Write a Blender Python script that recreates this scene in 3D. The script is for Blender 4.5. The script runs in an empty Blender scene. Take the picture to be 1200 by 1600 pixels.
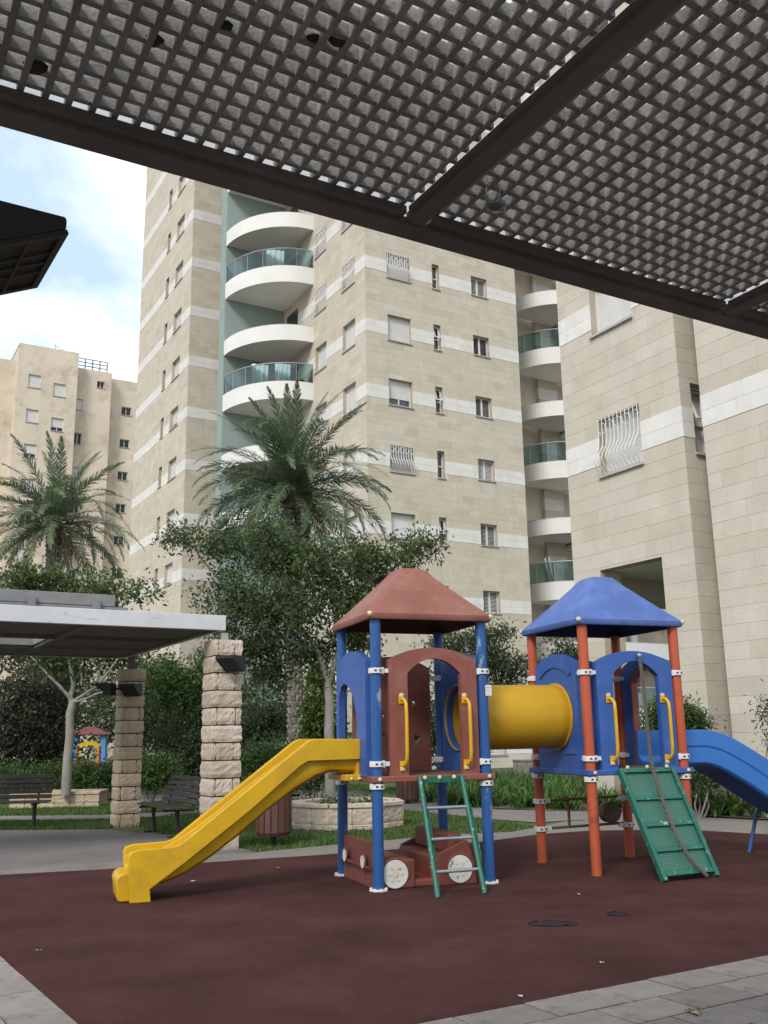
import bpy, bmesh, math, random
import numpy as np
from mathutils import Vector, Matrix, geometry
random.seed(7); RNG = np.random.default_rng(7)
R = math.radians
SC = bpy.context.scene
COL = SC.collection

# ---------------------------------------------------------------- camera, sky, sun, exposure
FPX, PITCH, ROLL, EYE = 1500.0, math.atan(350/1500.0), -0.0158, 1.5
_f = Vector((0, math.cos(PITCH), math.sin(PITCH)))
_r0 = Vector((1, 0, 0)); _u0 = Vector((0, -math.sin(PITCH), math.cos(PITCH)))
_r = _r0*math.cos(ROLL) + _u0*math.sin(ROLL)
_u = _u0*math.cos(ROLL) - _r0*math.sin(ROLL)
cam = bpy.data.cameras.new("camera"); camo = bpy.data.objects.new("camera", cam); COL.objects.link(camo)
cam.sensor_fit = 'VERTICAL'; cam.sensor_height = 36.0; cam.sensor_width = 27.0
cam.lens = FPX/1600*36; cam.clip_end = 3000; cam.clip_start = 0.05
mw = Matrix.Identity(4)
for i, a in enumerate((_r, _u, -_f)):
    for j in range(3): mw[j][i] = a[j]
mw[2][3] = EYE
camo.matrix_world = mw
SC.camera = camo

SUN_EL, SUN_AZ = R(40), R(-158)          # azimuth measured clockwise from +Y
w = bpy.data.worlds.new("World"); SC.world = w; w.use_nodes = True
nt = w.node_tree; nt.nodes.clear()
def N(t, **k):
    n = nt.nodes.new(t)
    for a, b in k.items(): setattr(n, a, b)
    return n
out = N('ShaderNodeOutputWorld'); bg = N('ShaderNodeBackground'); bg.inputs['Strength'].default_value = 0.105
sky = N('ShaderNodeTexSky', sky_type='NISHITA', sun_disc=False); sky.sun_elevation = SUN_EL; sky.sun_rotation = SUN_AZ
sky.air_density = 1.0; sky.dust_density = 1.2
tc = N('ShaderNodeTexCoord'); sep = N('ShaderNodeSeparateXYZ'); nt.links.new(tc.outputs['Generated'], sep.inputs[0])
zz = N('ShaderNodeMath', operation='MAXIMUM'); nt.links.new(sep.outputs[2], zz.inputs[0]); zz.inputs[1].default_value = 0.0
za = N('ShaderNodeMath', operation='ADD'); nt.links.new(zz.outputs[0], za.inputs[0]); za.inputs[1].default_value = 0.22
dx = N('ShaderNodeMath', operation='DIVIDE'); nt.links.new(sep.outputs[0], dx.inputs[0]); nt.links.new(za.outputs[0], dx.inputs[1])
dy = N('ShaderNodeMath', operation='DIVIDE'); nt.links.new(sep.outputs[1], dy.inputs[0]); nt.links.new(za.outputs[0], dy.inputs[1])
cmb = N('ShaderNodeCombineXYZ'); nt.links.new(dx.outputs[0], cmb.inputs[0]); nt.links.new(dy.outputs[0], cmb.inputs[1]); cmb.inputs[2].default_value = -0.2
noi = N('ShaderNodeTexNoise'); noi.inputs['Scale'].default_value = 1.7; noi.inputs['Detail'].default_value = 9; noi.inputs['Roughness'].default_value = 0.55; noi.inputs['Distortion'].default_value = 0.3
nt.links.new(cmb.outputs[0], noi.inputs['Vector'])
rmp = N('ShaderNodeValToRGB'); rmp.color_ramp.elements[0].position = 0.39; rmp.color_ramp.elements[1].position = 0.58
nt.links.new(noi.outputs['Fac'], rmp.inputs[0])
mx = N('ShaderNodeMix', data_type='RGBA'); nt.links.new(rmp.outputs[0], mx.inputs['Factor'])
nt.links.new(sky.outputs[0], mx.inputs['A']); mx.inputs['B'].default_value = (13.2, 13.5, 13.9, 1)
lift = N('ShaderNodeMix', data_type='RGBA'); lift.inputs['Factor'].default_value = 0.72     # thin high veil of cloud over the blue
nt.links.new(sky.outputs[0], lift.inputs['A']); lift.inputs['B'].default_value = (8.0, 10.3, 12.4, 1)
nt.links.new(lift.outputs['Result'], mx.inputs['A'])
nt.links.new(mx.outputs['Result'], bg.inputs['Color']); nt.links.new(bg.outputs[0], out.inputs[0])

sl = bpy.data.lights.new("sun", 'SUN'); sl.energy = 2.5; sl.angle = R(16); sl.color = (1.0, 0.95, 0.88)
so = bpy.data.objects.new("sun", sl); COL.objects.link(so)
sdir = Vector((math.sin(SUN_AZ)*math.cos(SUN_EL), math.cos(SUN_AZ)*math.cos(SUN_EL), math.sin(SUN_EL)))
so.rotation_euler = sdir.to_track_quat('Z', 'Y').to_euler(); so.location = sdir*60
SC.view_settings.view_transform = 'Standard'; SC.view_settings.look = 'None'
SC.view_settings.exposure = 0.0; SC.view_settings.gamma = 1.0; SC.view_settings.use_curve_mapping = False

# ---------------------------------------------------------------- survey helpers (photo pixel -> place at a known depth)
def ray(x, y): return _f + _r*((x-600)/FPX) - _u*((y-800)/FPX)
def at(x, y, Y):
    d = ray(x, y); return Vector((0, 0, EYE)) + d*(Y/d.y)
def gnd(x, y, z=0.0):
    d = ray(x, y); return Vector((0, 0, EYE)) + d*((z-EYE)/d.z)

# ---------------------------------------------------------------- mesh helpers
class MB:
    def __init__(s): s.v = []; s.f = []; s.a = []
    def add(s, vs, fs, var=0.5):
        o = len(s.v); s.v.extend([tuple(p) for p in vs])
        for f in fs: s.f.append(tuple(i+o for i in f)); s.a.append(var)
        return s
    def box(s, x0, x1, y0, y1, z0, z1, var=0.5, m=None):
        vs = [Vector((x, y, z)) for z in (z0, z1) for y in (y0, y1) for x in (x0, x1)]
        if m: vs = [m @ p for p in vs]
        return s.add(vs, [(0,2,3,1),(4,5,7,6),(0,1,5,4),(2,6,7,3),(0,4,6,2),(1,3,7,5)], var)
    def tube(s, pts, r, n=8, caps=True, var=0.5):
        pts = [Vector(p) for p in pts]; rs = r if isinstance(r, (list, tuple)) else [r]*len(pts)
        vs = []; prev = None
        for i, p in enumerate(pts):
            t = (pts[min(i+1, len(pts)-1)] - pts[max(i-1, 0)]).normalized()
            if prev is None:
                a = Vector((0, 0, 1)) if abs(t.z) < .9 else Vector((1, 0, 0))
                u = t.cross(a).normalized()
            else: u = (prev - t*prev.dot(t)).normalized()
            prev = u; b = t.cross(u)
            for k in range(n):
                c = 2*math.pi*k/n; vs.append(p + (u*math.cos(c) + b*math.sin(c))*rs[i])
        fs = []
        for i in range(len(pts)-1):
            for k in range(n): fs.append((i*n+k, i*n+(k+1) % n, (i+1)*n+(k+1) % n, (i+1)*n+k))
        if caps: fs.append(tuple(range(n-1, -1, -1))); fs.append(tuple(range((len(pts)-1)*n, len(pts)*n)))
        return s.add(vs, fs, var)
    def prism(s, outer, fn, d0, d1, holes=(), var=0.5):
        """outer/holes: 2-D loops, fn(u, v, d) -> point; a plate with real thickness"""
        loops = [list(outer)] + [list(h) for h in holes]
        flat = [p for l in loops for p in l]
        tris = geometry.tessellate_polygon([[Vector((a, b, 0)) for a, b in l] for l in loops])
        n = len(flat)
        vs = [fn(a, b, d0) for a, b in flat] + [fn(a, b, d1) for a, b in flat]
        fs = [tuple(t) for t in tris] + [tuple(i+n for i in reversed(t)) for t in tris]
        o = 0
        for l in loops:
            m = len(l)
            for i in range(m): fs.append((o+i, o+(i+1) % m, n+o+(i+1) % m, n+o+i))
            o += m
        return s.add(vs, fs, var)
    def sweep(s, path, sec, fn):
        """path: (x,z) points, sec: closed (y,n) polygon"""
        P = [Vector((a, b)) for a, b in path]; vs = []; m = len(sec)
        for i, p in enumerate(P):
            t = (P[min(i+1, len(P)-1)] - P[max(i-1, 0)]).normalized(); nn = Vector((-t.y, t.x))
            if nn.y < 0 and abs(t.x) > .2: nn = -nn
            for y, h in sec:
                q = p + nn*h; vs.append(fn(q.x, y, q.y))
        fs = []
        for i in range(len(P)-1):
            for k in range(m): fs.append((i*m+k, i*m+(k+1) % m, (i+1)*m+(k+1) % m, (i+1)*m+k))
        fs.append(tuple(range(m))); fs.append(tuple((len(P)-1)*m+k for k in range(m-1, -1, -1)))
        return s.add(vs, fs)
    def ball(s, c, r, n=8, sc=(1,1,1)):
        c = Vector(c); vs = []; fs = []; h = n//2
        for i in range(1, h):
            th = math.pi*i/h
            for k in range(n):
                a = 2*math.pi*k/n
                vs.append(c + Vector((r*sc[0]*math.sin(th)*math.cos(a), r*sc[1]*math.sin(th)*math.sin(a), r*sc[2]*math.cos(th))))
        for i in range(h-2):
            for k in range(n): fs.append((i*n+k, (i+1)*n+k, (i+1)*n+(k+1) % n, i*n+(k+1) % n))
        t = len(vs); vs += [c+Vector((0,0,r*sc[2])), c-Vector((0,0,r*sc[2]))]
        for k in range(n): fs.append((t, k, (k+1) % n)); fs.append((t+1, (h-2)*n+(k+1) % n, (h-2)*n+k))
        return s.add(vs, fs)
    def build(s, name, m, parent=None, smooth=0, bevel=0, recalc=True, kind=None):
        me = bpy.data.meshes.new(name); me.from_pydata(s.v, [], s.f)
        if recalc:
            b = bmesh.new(); b.from_mesh(me); bmesh.ops.recalc_face_normals(b, faces=b.faces); b.to_mesh(me); b.free()
        at_ = me.attributes.new('var', 'FLOAT', 'FACE'); at_.data.foreach_set('value', s.a)
        if smooth:
            me.polygons.foreach_set('use_smooth', [True]*len(me.polygons)); me.set_sharp_from_angle(angle=R(smooth))
        me.materials.append(m)
        return link(name, me, parent, bevel, kind)
def link(name, me, parent=None, bevel=0, kind=None):
    o = bpy.data.objects.new(name, me); COL.objects.link(o)
    if parent: o.parent = parent
    if bevel:
        bv = o.modifiers.new('bevel', 'BEVEL'); bv.width = bevel; bv.segments = 2; bv.limit_method = 'ANGLE'; bv.angle_limit = R(35)
    if kind: o['kind'] = kind
    return o
def tag(o, label, cat, group=None):
    o['label'] = label; o['category'] = cat
    if group: o['group'] = group
    return o
def thing(name, label, cat, loc=(0,0,0), rz=0.0, group=None):
    o = bpy.data.objects.new(name, None); COL.objects.link(o); o.empty_display_size = .2
    o.location = loc; o.rotation_euler = (0, 0, rz)
    return tag(o, label, cat, group)
def copy_tree(o, parent=None):
    c = o.copy(); COL.objects.link(c)
    if parent: c.parent = parent
    for ch in list(o.children): copy_tree(ch, c)
    return c
ID = lambda x, y, z: (x, y, z)

# ---------------------------------------------------------------- materials
def mat(name, col, rough=.7, var=.15, scale=4.0, bump=0.0, bscale=None, attr=None, spec=.4, detail=5, speck=None, streak=None, metal=0):
    """procedural paint/stone/wood: base colour modulated by noise; attr = second colour reached by the per-piece 'var'"""
    m = bpy.data.materials.new(name); m.use_nodes = True; t = m.node_tree; b = t.nodes['Principled BSDF']; L = t.links
    b.inputs['Roughness'].default_value = rough; b.inputs['Specular IOR Level'].default_value = spec; b.inputs['Metallic'].default_value = metal
    tcn = t.nodes.new('ShaderNodeTexCoord')
    no = t.nodes.new('ShaderNodeTexNoise'); no.inputs['Scale'].default_value = scale; no.inputs['Detail'].default_value = detail; no.inputs['Roughness'].default_value = .62
    L.new(tcn.outputs['Object'], no.inputs['Vector'])
    mr = t.nodes.new('ShaderNodeMapRange'); mr.inputs['From Min'].default_value = .3; mr.inputs['From Max'].default_value = .7
    mr.inputs['To Min'].default_value = 1-var; mr.inputs['To Max'].default_value = 1+var; L.new(no.outputs['Fac'], mr.inputs['Value'])
    base = None
    if attr:
        an = t.nodes.new('ShaderNodeAttribute'); an.attribute_name = 'var'
        mixn = t.nodes.new('ShaderNodeMix'); mixn.data_type = 'RGBA'; L.new(an.outputs['Fac'], mixn.inputs['Factor'])
        mixn.inputs['A'].default_value = (*col, 1); mixn.inputs['B'].default_value = (*attr, 1); base = mixn.outputs['Result']
    vm = t.nodes.new('ShaderNodeVectorMath'); vm.operation = 'SCALE'
    if base: L.new(base, vm.inputs[0])
    else: vm.inputs[0].default_value = col
    L.new(mr.outputs[0], vm.inputs['Scale']); res = vm.outputs[0]
    for spk in ([speck] if speck else []):          # (colour, scale, threshold lo, hi): worn patches / stains with their own shape
        n2 = t.nodes.new('ShaderNodeTexNoise'); n2.inputs['Scale'].default_value = spk[1]; n2.inputs['Detail'].default_value = 6; n2.inputs['Roughness'].default_value = .7
        mp = t.nodes.new('ShaderNodeMapping'); mp.inputs['Location'].default_value = (3.3, 1.7, 5.1)
        if streak: mp.inputs['Scale'].default_value = streak
        L.new(tcn.outputs['Object'], mp.inputs[0]); L.new(mp.outputs[0], n2.inputs['Vector'])
        m2 = t.nodes.new('ShaderNodeMapRange'); m2.inputs['From Min'].default_value = spk[2]; m2.inputs['From Max'].default_value = spk[3]; L.new(n2.outputs['Fac'], m2.inputs['Value'])
        mi = t.nodes.new('ShaderNodeMix'); mi.data_type = 'RGBA'; L.new(m2.outputs[0], mi.inputs['Factor']); L.new(res, mi.inputs['A']); mi.inputs['B'].default_value = (*spk[0], 1)
        res = mi.outputs['Result']
    L.new(res, b.inputs['Base Color'])
    if bump:
        n3 = t.nodes.new('ShaderNodeTexNoise'); n3.inputs['Scale'].default_value = bscale or scale*4; n3.inputs['Detail'].default_value = 6
        L.new(tcn.outputs['Object'], n3.inputs['Vector'])
        bn = t.nodes.new('ShaderNodeBump'); bn.inputs['Strength'].default_value = bump; bn.inputs['Distance'].default_value = .02
        L.new(n3.outputs['Fac'], bn.inputs['Height']); L.new(bn.outputs[0], b.inputs['Normal'])
    return m
def leafmat(name, ca, cb, trans=.3, rough=.5):
    m = bpy.data.materials.new(name); m.use_nodes = True; t = m.node_tree; b = t.nodes['Principled BSDF']; L = t.links
    an = t.nodes.new('ShaderNodeAttribute'); an.attribute_name = 'var'
    mixn = t.nodes.new('ShaderNodeMix'); mixn.data_type = 'RGBA'; L.new(an.outputs['Fac'], mixn.inputs['Factor'])
    mixn.inputs['A'].default_value = (*ca, 1); mixn.inputs['B'].default_value = (*cb, 1)
    L.new(mixn.outputs['Result'], b.inputs['Base Color']); b.inputs['Roughness'].default_value = rough; b.inputs['Specular IOR Level'].default_value = .3
    tr = t.nodes.new('ShaderNodeBsdfTranslucent'); L.new(mixn.outputs['Result'], tr.inputs[0])
    ms = t.nodes.new('ShaderNodeMixShader'); ms.inputs[0].default_value = trans
    L.new(b.outputs[0], ms.inputs[1]); L.new(tr.outputs[0], ms.inputs[2]); L.new(ms.outputs[0], t.nodes['Material Output'].inputs[0])
    return m
def glassmat(name, tint, refl=.25):
    m = bpy.data.materials.new(name); m.use_nodes = True; t = m.node_tree; t.nodes.remove(t.nodes['Principled BSDF']); L = t.links
    tr = t.nodes.new('ShaderNodeBsdfTransparent'); tr.inputs[0].default_value = (*tint, 1)
    gl = t.nodes.new('ShaderNodeBsdfGlossy'); gl.inputs['Roughness'].default_value = .03; gl.inputs[0].default_value = (.9, .95, .95, 1)
    fr = t.nodes.new('ShaderNodeLayerWeight'); fr.inputs[0].default_value = refl
    ms = t.nodes.new('ShaderNodeMixShader'); L.new(fr.outputs['Fresnel'], ms.inputs[0]); L.new(tr.outputs[0], ms.inputs[1]); L.new(gl.outputs[0], ms.inputs[2])
    L.new(ms.outputs[0], t.nodes['Material Output'].inputs[0])
    return m
# ---------------------------------------------------------------- palette
TAN = (.36, .31, .235)
m_stone = mat('limestone', (.50,.445,.345), .85, .07, 1.2, .2, 30, attr=(.59,.54,.455), speck=((.43,.375,.29), 1.3, .55, .85), streak=(1.5,1.5,.3))
m_stone_rb = mat('limestone_near', (.50,.45,.365), .85, .08, 1.4, .3, 24, attr=(.565,.52,.445), speck=((.42,.36,.285), 9, .64, .78))
m_joint = mat('wall_joint', (.43,.385,.305), .9, .12, 2.0)
m_white = mat('white_limestone', (.66,.64,.60), .8, .07, 2.0, .2, 30, attr=(.73,.715,.68), speck=((.57,.54,.49), 1.1, .52, .85), streak=(1.5,1.5,.4))
m_plaster = mat('white_plaster', (.74,.73,.70), .8, .05, 1.0, .05, 40)
m_teal = mat('teal_plaster', (.27,.335,.315), .85, .05, .8, .05, 40)
m_cream = mat('cream_facade', (.64,.56,.45), .85, .12, .35, .2, 12, speck=((.42,.34,.25), .6, .5, .75))
m_frame = mat('window_frame_paint', (.66,.65,.62), .5, .05, 3)
m_shut = mat('roller_shutter_slats', (.74,.73,.71), .55, .06, 2)
m_greyshut = mat('grey_shutter_slats', (.40,.40,.40), .55, .06, 2)
m_sill = mat('sill_stone', (.44,.41,.36), .8, .1, 5)
m_dark = mat('dark_room', (.03,.03,.032), .6, .1, 3)
m_pane = mat('window_pane', (.035,.045,.05), .06, .05, 1, spec=.8)
m_teal_glass = glassmat('teal_balcony_glass', (.40,.60,.58), .42)
m_rail = mat('rail_metal', (.5,.5,.5), .4, .05, 3, metal=.6)
m_grille = mat('grille_paint', (.68,.66,.62), .5, .06, 3)

# ---------------------------------------------------------------- ground
m_soil = mat('soil', (.14,.105,.075), .95, .3, 1.5, .5, 30)
m_lawn = mat('lawn_soil', (.06,.085,.03), .95, .4, 1.2, .6, 40, speck=((.13,.11,.07), 1.6, .52, .68))
m_path = mat('concrete_path', (.20,.18,.17), .9, .12, 2.0, .3, 60, speck=((.145,.13,.12), 3.0, .55, .75))
m_plaza = mat('plaza_concrete', (.165,.152,.145), .92, .16, .9, .35, 60, speck=((.115,.102,.095), 1.1, .52, .72))
m_rub = mat('rubber_surface', (.075,.033,.031), .97, .3, 1.1, 1.0, 110, speck=((.16,.10,.095), 75, .60, .70), spec=.08, detail=9)
m_paver = mat('paver_concrete', (.19,.17,.155), .92, .14, 5, .4, 70, attr=(.25,.222,.205), speck=((.11,.095,.09), 6, .56, .72))

def sheet(name, pts, z, m, kind='structure', thick=None):
    b = MB(); P = [(p[0], p[1]) for p in pts]
    if thick: b.prism(P, lambda u, v, d: (u, v, d), z-thick, z)
    else:
        tris = geometry.tessellate_polygon([[Vector((x, y, 0)) for x, y in P]])
        b.add([(x, y, z) for x, y in P], [tuple(t) for t in tris])
    o = b.build(name, m); o['kind'] = kind; return o
sheet('ground', [(-1500,-1500),(1500,-1500),(1500,1500),(-1500,1500)], 0, m_soil)
G = lambda *a: [tuple(gnd(x, y)[:2]) for x, y in a]
far_edge = G((1200,1306),(1095,1300),(1000,1299),(920,1300),(840,1306),(768,1316),(613,1330),(480,1340),(370,1347),(300,1352),(180,1360),(0,1370))
rub = [(-1.14,4.76),(2.54,6.985),(5.6,8.84),(8.2,10.4),(7.4,12.6)] + far_edge + [(-5.5,11.22),(-5.32,10.9),(-2.76,7.3)]
# lawn everywhere behind, paths and plaza over it
sheet('lawn', [(-30,10),(40,10),(40,60),(-30,60)], .004, m_lawn)
lawn_front = G((0,1298),(160,1297),(260,1305),(330,1312),(400,1333),(480,1325),(613,1313),(700,1305),(800,1301),(840,1294))
plaza = [(-12,3),(-2.9,5.2),(-2.76,7.3),(-5.32,10.9)] + [far_edge[-1]] + far_edge[::-1][1:] + [(8.4,12.6),(9.6,10.2),(16,13)] + \
        G((1200,1284),(1081,1277),(960,1276),(880,1284)) + lawn_front[::-1] + [(-18,16.5),(-18,3)]
sheet('plaza', plaza, .010, m_plaza)
band = far_edge + G((0,1362),(180,1348),(300,1340),(400,1334),(480,1326),(613,1314),(700,1306),(800,1301.5),(860,1290),(960,1277),(1081,1277.5),(1200,1284.5))
sheet('path', band, .0145, m_path)
sheet('path', G((880,1284),(1081,1277),(960,1270),(780,1266),(660,1254),(560,1240),(500,1238),(430,1240),(430,1247),(540,1250),(640,1268),(760,1281),(840,1287)), .018, m_path)
sheet('path', G((-80,1284),(160,1281),(250,1277),(330,1272),(330,1266),(250,1271),(160,1275),(-80,1277)), .018, m_path)
sheet('path', G((200,1256),(300,1248),(470,1246),(470,1240),(300,1241),(200,1245)), .018, m_path)
sheet('rubber_play_surface', rub, .022, m_rub, thick=.05)
sheet('pavement', [(-9,2.2),(-1.16,4.72),(-5.36,10.9),(-9,9)], .0165, m_plaza)
sheet('pavement', [(-6,-6),(12,-6),(12,12.6),(8.3,10.42),(-1.16,4.70),(-6,3.0)], .0125, m_plaza)

# pavers laid along the rubber edge
A30 = R(30); E1 = Vector((math.cos(A30), math.sin(A30), 0)); E2 = Vector((-math.sin(A30), math.cos(A30), 0))
def pavers(parent_name, O, ux, uy, nu, nv, su, sv, ang, skip):
    root = thing(parent_name[0], parent_name[1], 'paving', (0,0,0))
    n = 0; rnd = random.Random(3); meshes = []
    for i in range(5):
        b = MB(); g = .006
        b.box(-su/2+g, su/2-g, -sv/2+g, sv/2-g, -.03, 0, var=i/4.0)
        o = b.build('paver', m_paver, None); meshes.append(o.data); bpy.data.objects.remove(o)
    for j in range(nv):
        for i in range(nu):
            p = Vector(O) + ux*((i+.5+(j % 2)*.5)*su) + uy*((j+.5)*sv)
            if skip(p): continue
            o = bpy.data.objects.new('paver', rnd.choice(meshes)); COL.objects.link(o); o.parent = root
            o.location = (p.x, p.y, .030+rnd.uniform(-.002, .003)); o.rotation_euler = (rnd.uniform(-.004,.004), rnd.uniform(-.004,.004), ang); n += 1
    return root
ang_r = math.atan2(.517, .855); ur = Vector((math.cos(ang_r), math.sin(ang_r), 0)); vr = Vector((-ur.y, ur.x, 0))
pavers(('paver_edging', 'grey concrete pavers along the front right edge of the maroon rubber'), Vector((-1.15,4.73,0)) - ur*.2, ur, -vr, 16, 6, .48, .32, ang_r, lambda p: False)
ang_l = math.atan2(-.843, .537); ul = Vector((math.cos(ang_l), math.sin(ang_l), 0)); vl = Vector((-ul.y, ul.x, 0))
pavers(('paver_edging', 'grey concrete pavers beside the left corner of the maroon rubber'), Vector((-4.2,9.57,0)), ul, -vl, 12, 5, .48, .32, ang_l, lambda p: p.y < 3.9)

# ---------------------------------------------------------------- buildings
def FR(c): return lambda h, z, d: (h, c+d, z)          # wall facing local -y, d = depth into the wall
def LF(c): return lambda h, z, d: (c+d, h, z)          # wall facing local -x
def subtract(rect, holes):
    out = [rect]
    for (a0, a1, b0, b1) in holes:
        nx = []
        for (x0, x1, y0, y1) in out:
            if a0 >= x1 or a1 <= x0 or b0 >= y1 or b1 <= y0: nx.append((x0,x1,y0,y1)); continue
            if a0 > x0: nx.append((x0, a0, y0, y1))
            if a1 < x1: nx.append((a1, x1, y0, y1))
            xa, xb = max(x0, a0), min(x1, a1)
            if b0 > y0: nx.append((xa, xb, y0, b0))
            if b1 < y1: nx.append((xa, xb, b1, y1))
        out = nx
    return out
def wall(name, fn, h0, h1, z0, z1, holes, m, parent, depth=.28):
    hs = sorted({h0, h1, *[v for q in holes for v in q[:2] if h0 < v < h1]}); zs = sorted({z0, z1, *[v for q in holes for v in q[2:] if z0 < v < z1]})
    b = MB()
    ins = lambda h, z: any(q[0] < h < q[1] and q[2] < z < q[3] for q in holes)
    for i in range(len(hs)-1):
        for j in range(len(zs)-1):
            if ins((hs[i]+hs[i+1])/2, (zs[j]+zs[j+1])/2): continue
            b.add([fn(hs[i], zs[j], 0), fn(hs[i+1], zs[j], 0), fn(hs[i+1], zs[j+1], 0), fn(hs[i], zs[j+1], 0)], [(0,1,2,3)])
    for q in holes:
        a, c, e, g = q
        P = [(a,e),(c,e),(c,g),(a,g)]
        for k in range(4):
            u, v = P[k], P[(k+1) % 4]
            b.add([fn(*u, 0), fn(*v, 0), fn(*v, depth), fn(*u, depth)], [(0,1,2,3)])
    return b.build(name, m, parent, recalc=False)
def tile(b, fn, x0, x1, z0, z1, d, var, g=.0022):
    """one cladding stone: proud face with bevelled rim down to the joint"""
    c = .002
    o = [(x0+g, z0+g), (x1-g, z0+g), (x1-g, z1-g), (x0+g, z1-g)]
    i = [(x0+g+c, z0+g+c), (x1-g-c, z0+g+c), (x1-g-c, z1-g-c), (x0+g+c, z1-g-c)]
    vs = [fn(*p, .001) for p in o] + [fn(*p, -d+c*.5) for p in o] + [fn(*p, -d) for p in i]
    fs = [(8,9,10,11)] + [(k, (k+1) % 4, 4+(k+1) % 4, 4+k) for k in range(4)] + [(4+k, 4+(k+1) % 4, 8+(k+1) % 4, 8+k) for k in range(4)]
    b.add(vs, fs, var)
def cladding(parent, fn, h0, h1, z0, z1, zb, holes, m, course=.3245, tw=(.5, 1.1), singles=0, near=None, seed=1, nobands=()):
    """stone courses with the double white band course per storey; `singles` stones become objects of their own"""
    rnd = random.Random(seed); T = []; B = MB()
    k0 = math.floor((z0-zb)/course)
    z = zb + k0*course; k = k0
    # band top at zb: courses k=-1,-2 (mod 10) are the white band
    ton = 0.5
    while z < z1-.01:
        a, e = max(z, z0), min(z+course, z1)
        isband = (k % 10) in (8, 9) and not any(n0 <= z <= n1 for n0, n1 in nobands)
        h = h0; first = True; ton = .7*ton + .3*rnd.random()
        while h < h1-.01:
            wd = rnd.uniform(*tw)*(.5 if first and k % 2 else 1); first = False
            if h1-(h+wd) < .25: wd = h1-h
            v = min(1, max(0, rnd.gauss(.5+.5*(ton-.5), .16)))
            if rnd.random() < .07: v = 0.0
            for p in subtract((h, h+wd, a, e), holes):
                if p[1]-p[0] > .03 and p[3]-p[2] > .03: T.append((p, isband, v))
            h += wd
        z += course; k += 1
    order = sorted(range(len(T)), key=lambda i: near(T[i][0])) if near else []
    solo = set(order[:singles])
    G_ = MB(); W_ = MB()
    for i, (p, isb, v) in enumerate(T):
        d = (.016 if isb else .006) + rnd.uniform(0, .002)
        if i in solo:
            b = MB(); tile(b, fn, *p, d, v); b.build('stone', m_white if isb else m, parent)
        else: tile(W_ if isb else G_, fn, *p, d, v)
    if G_.f: G_.build('stone_cladding', m, parent, kind='stuff')
    if W_.f: W_.build('white_stone_band', m_white, parent, kind='stuff')
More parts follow.
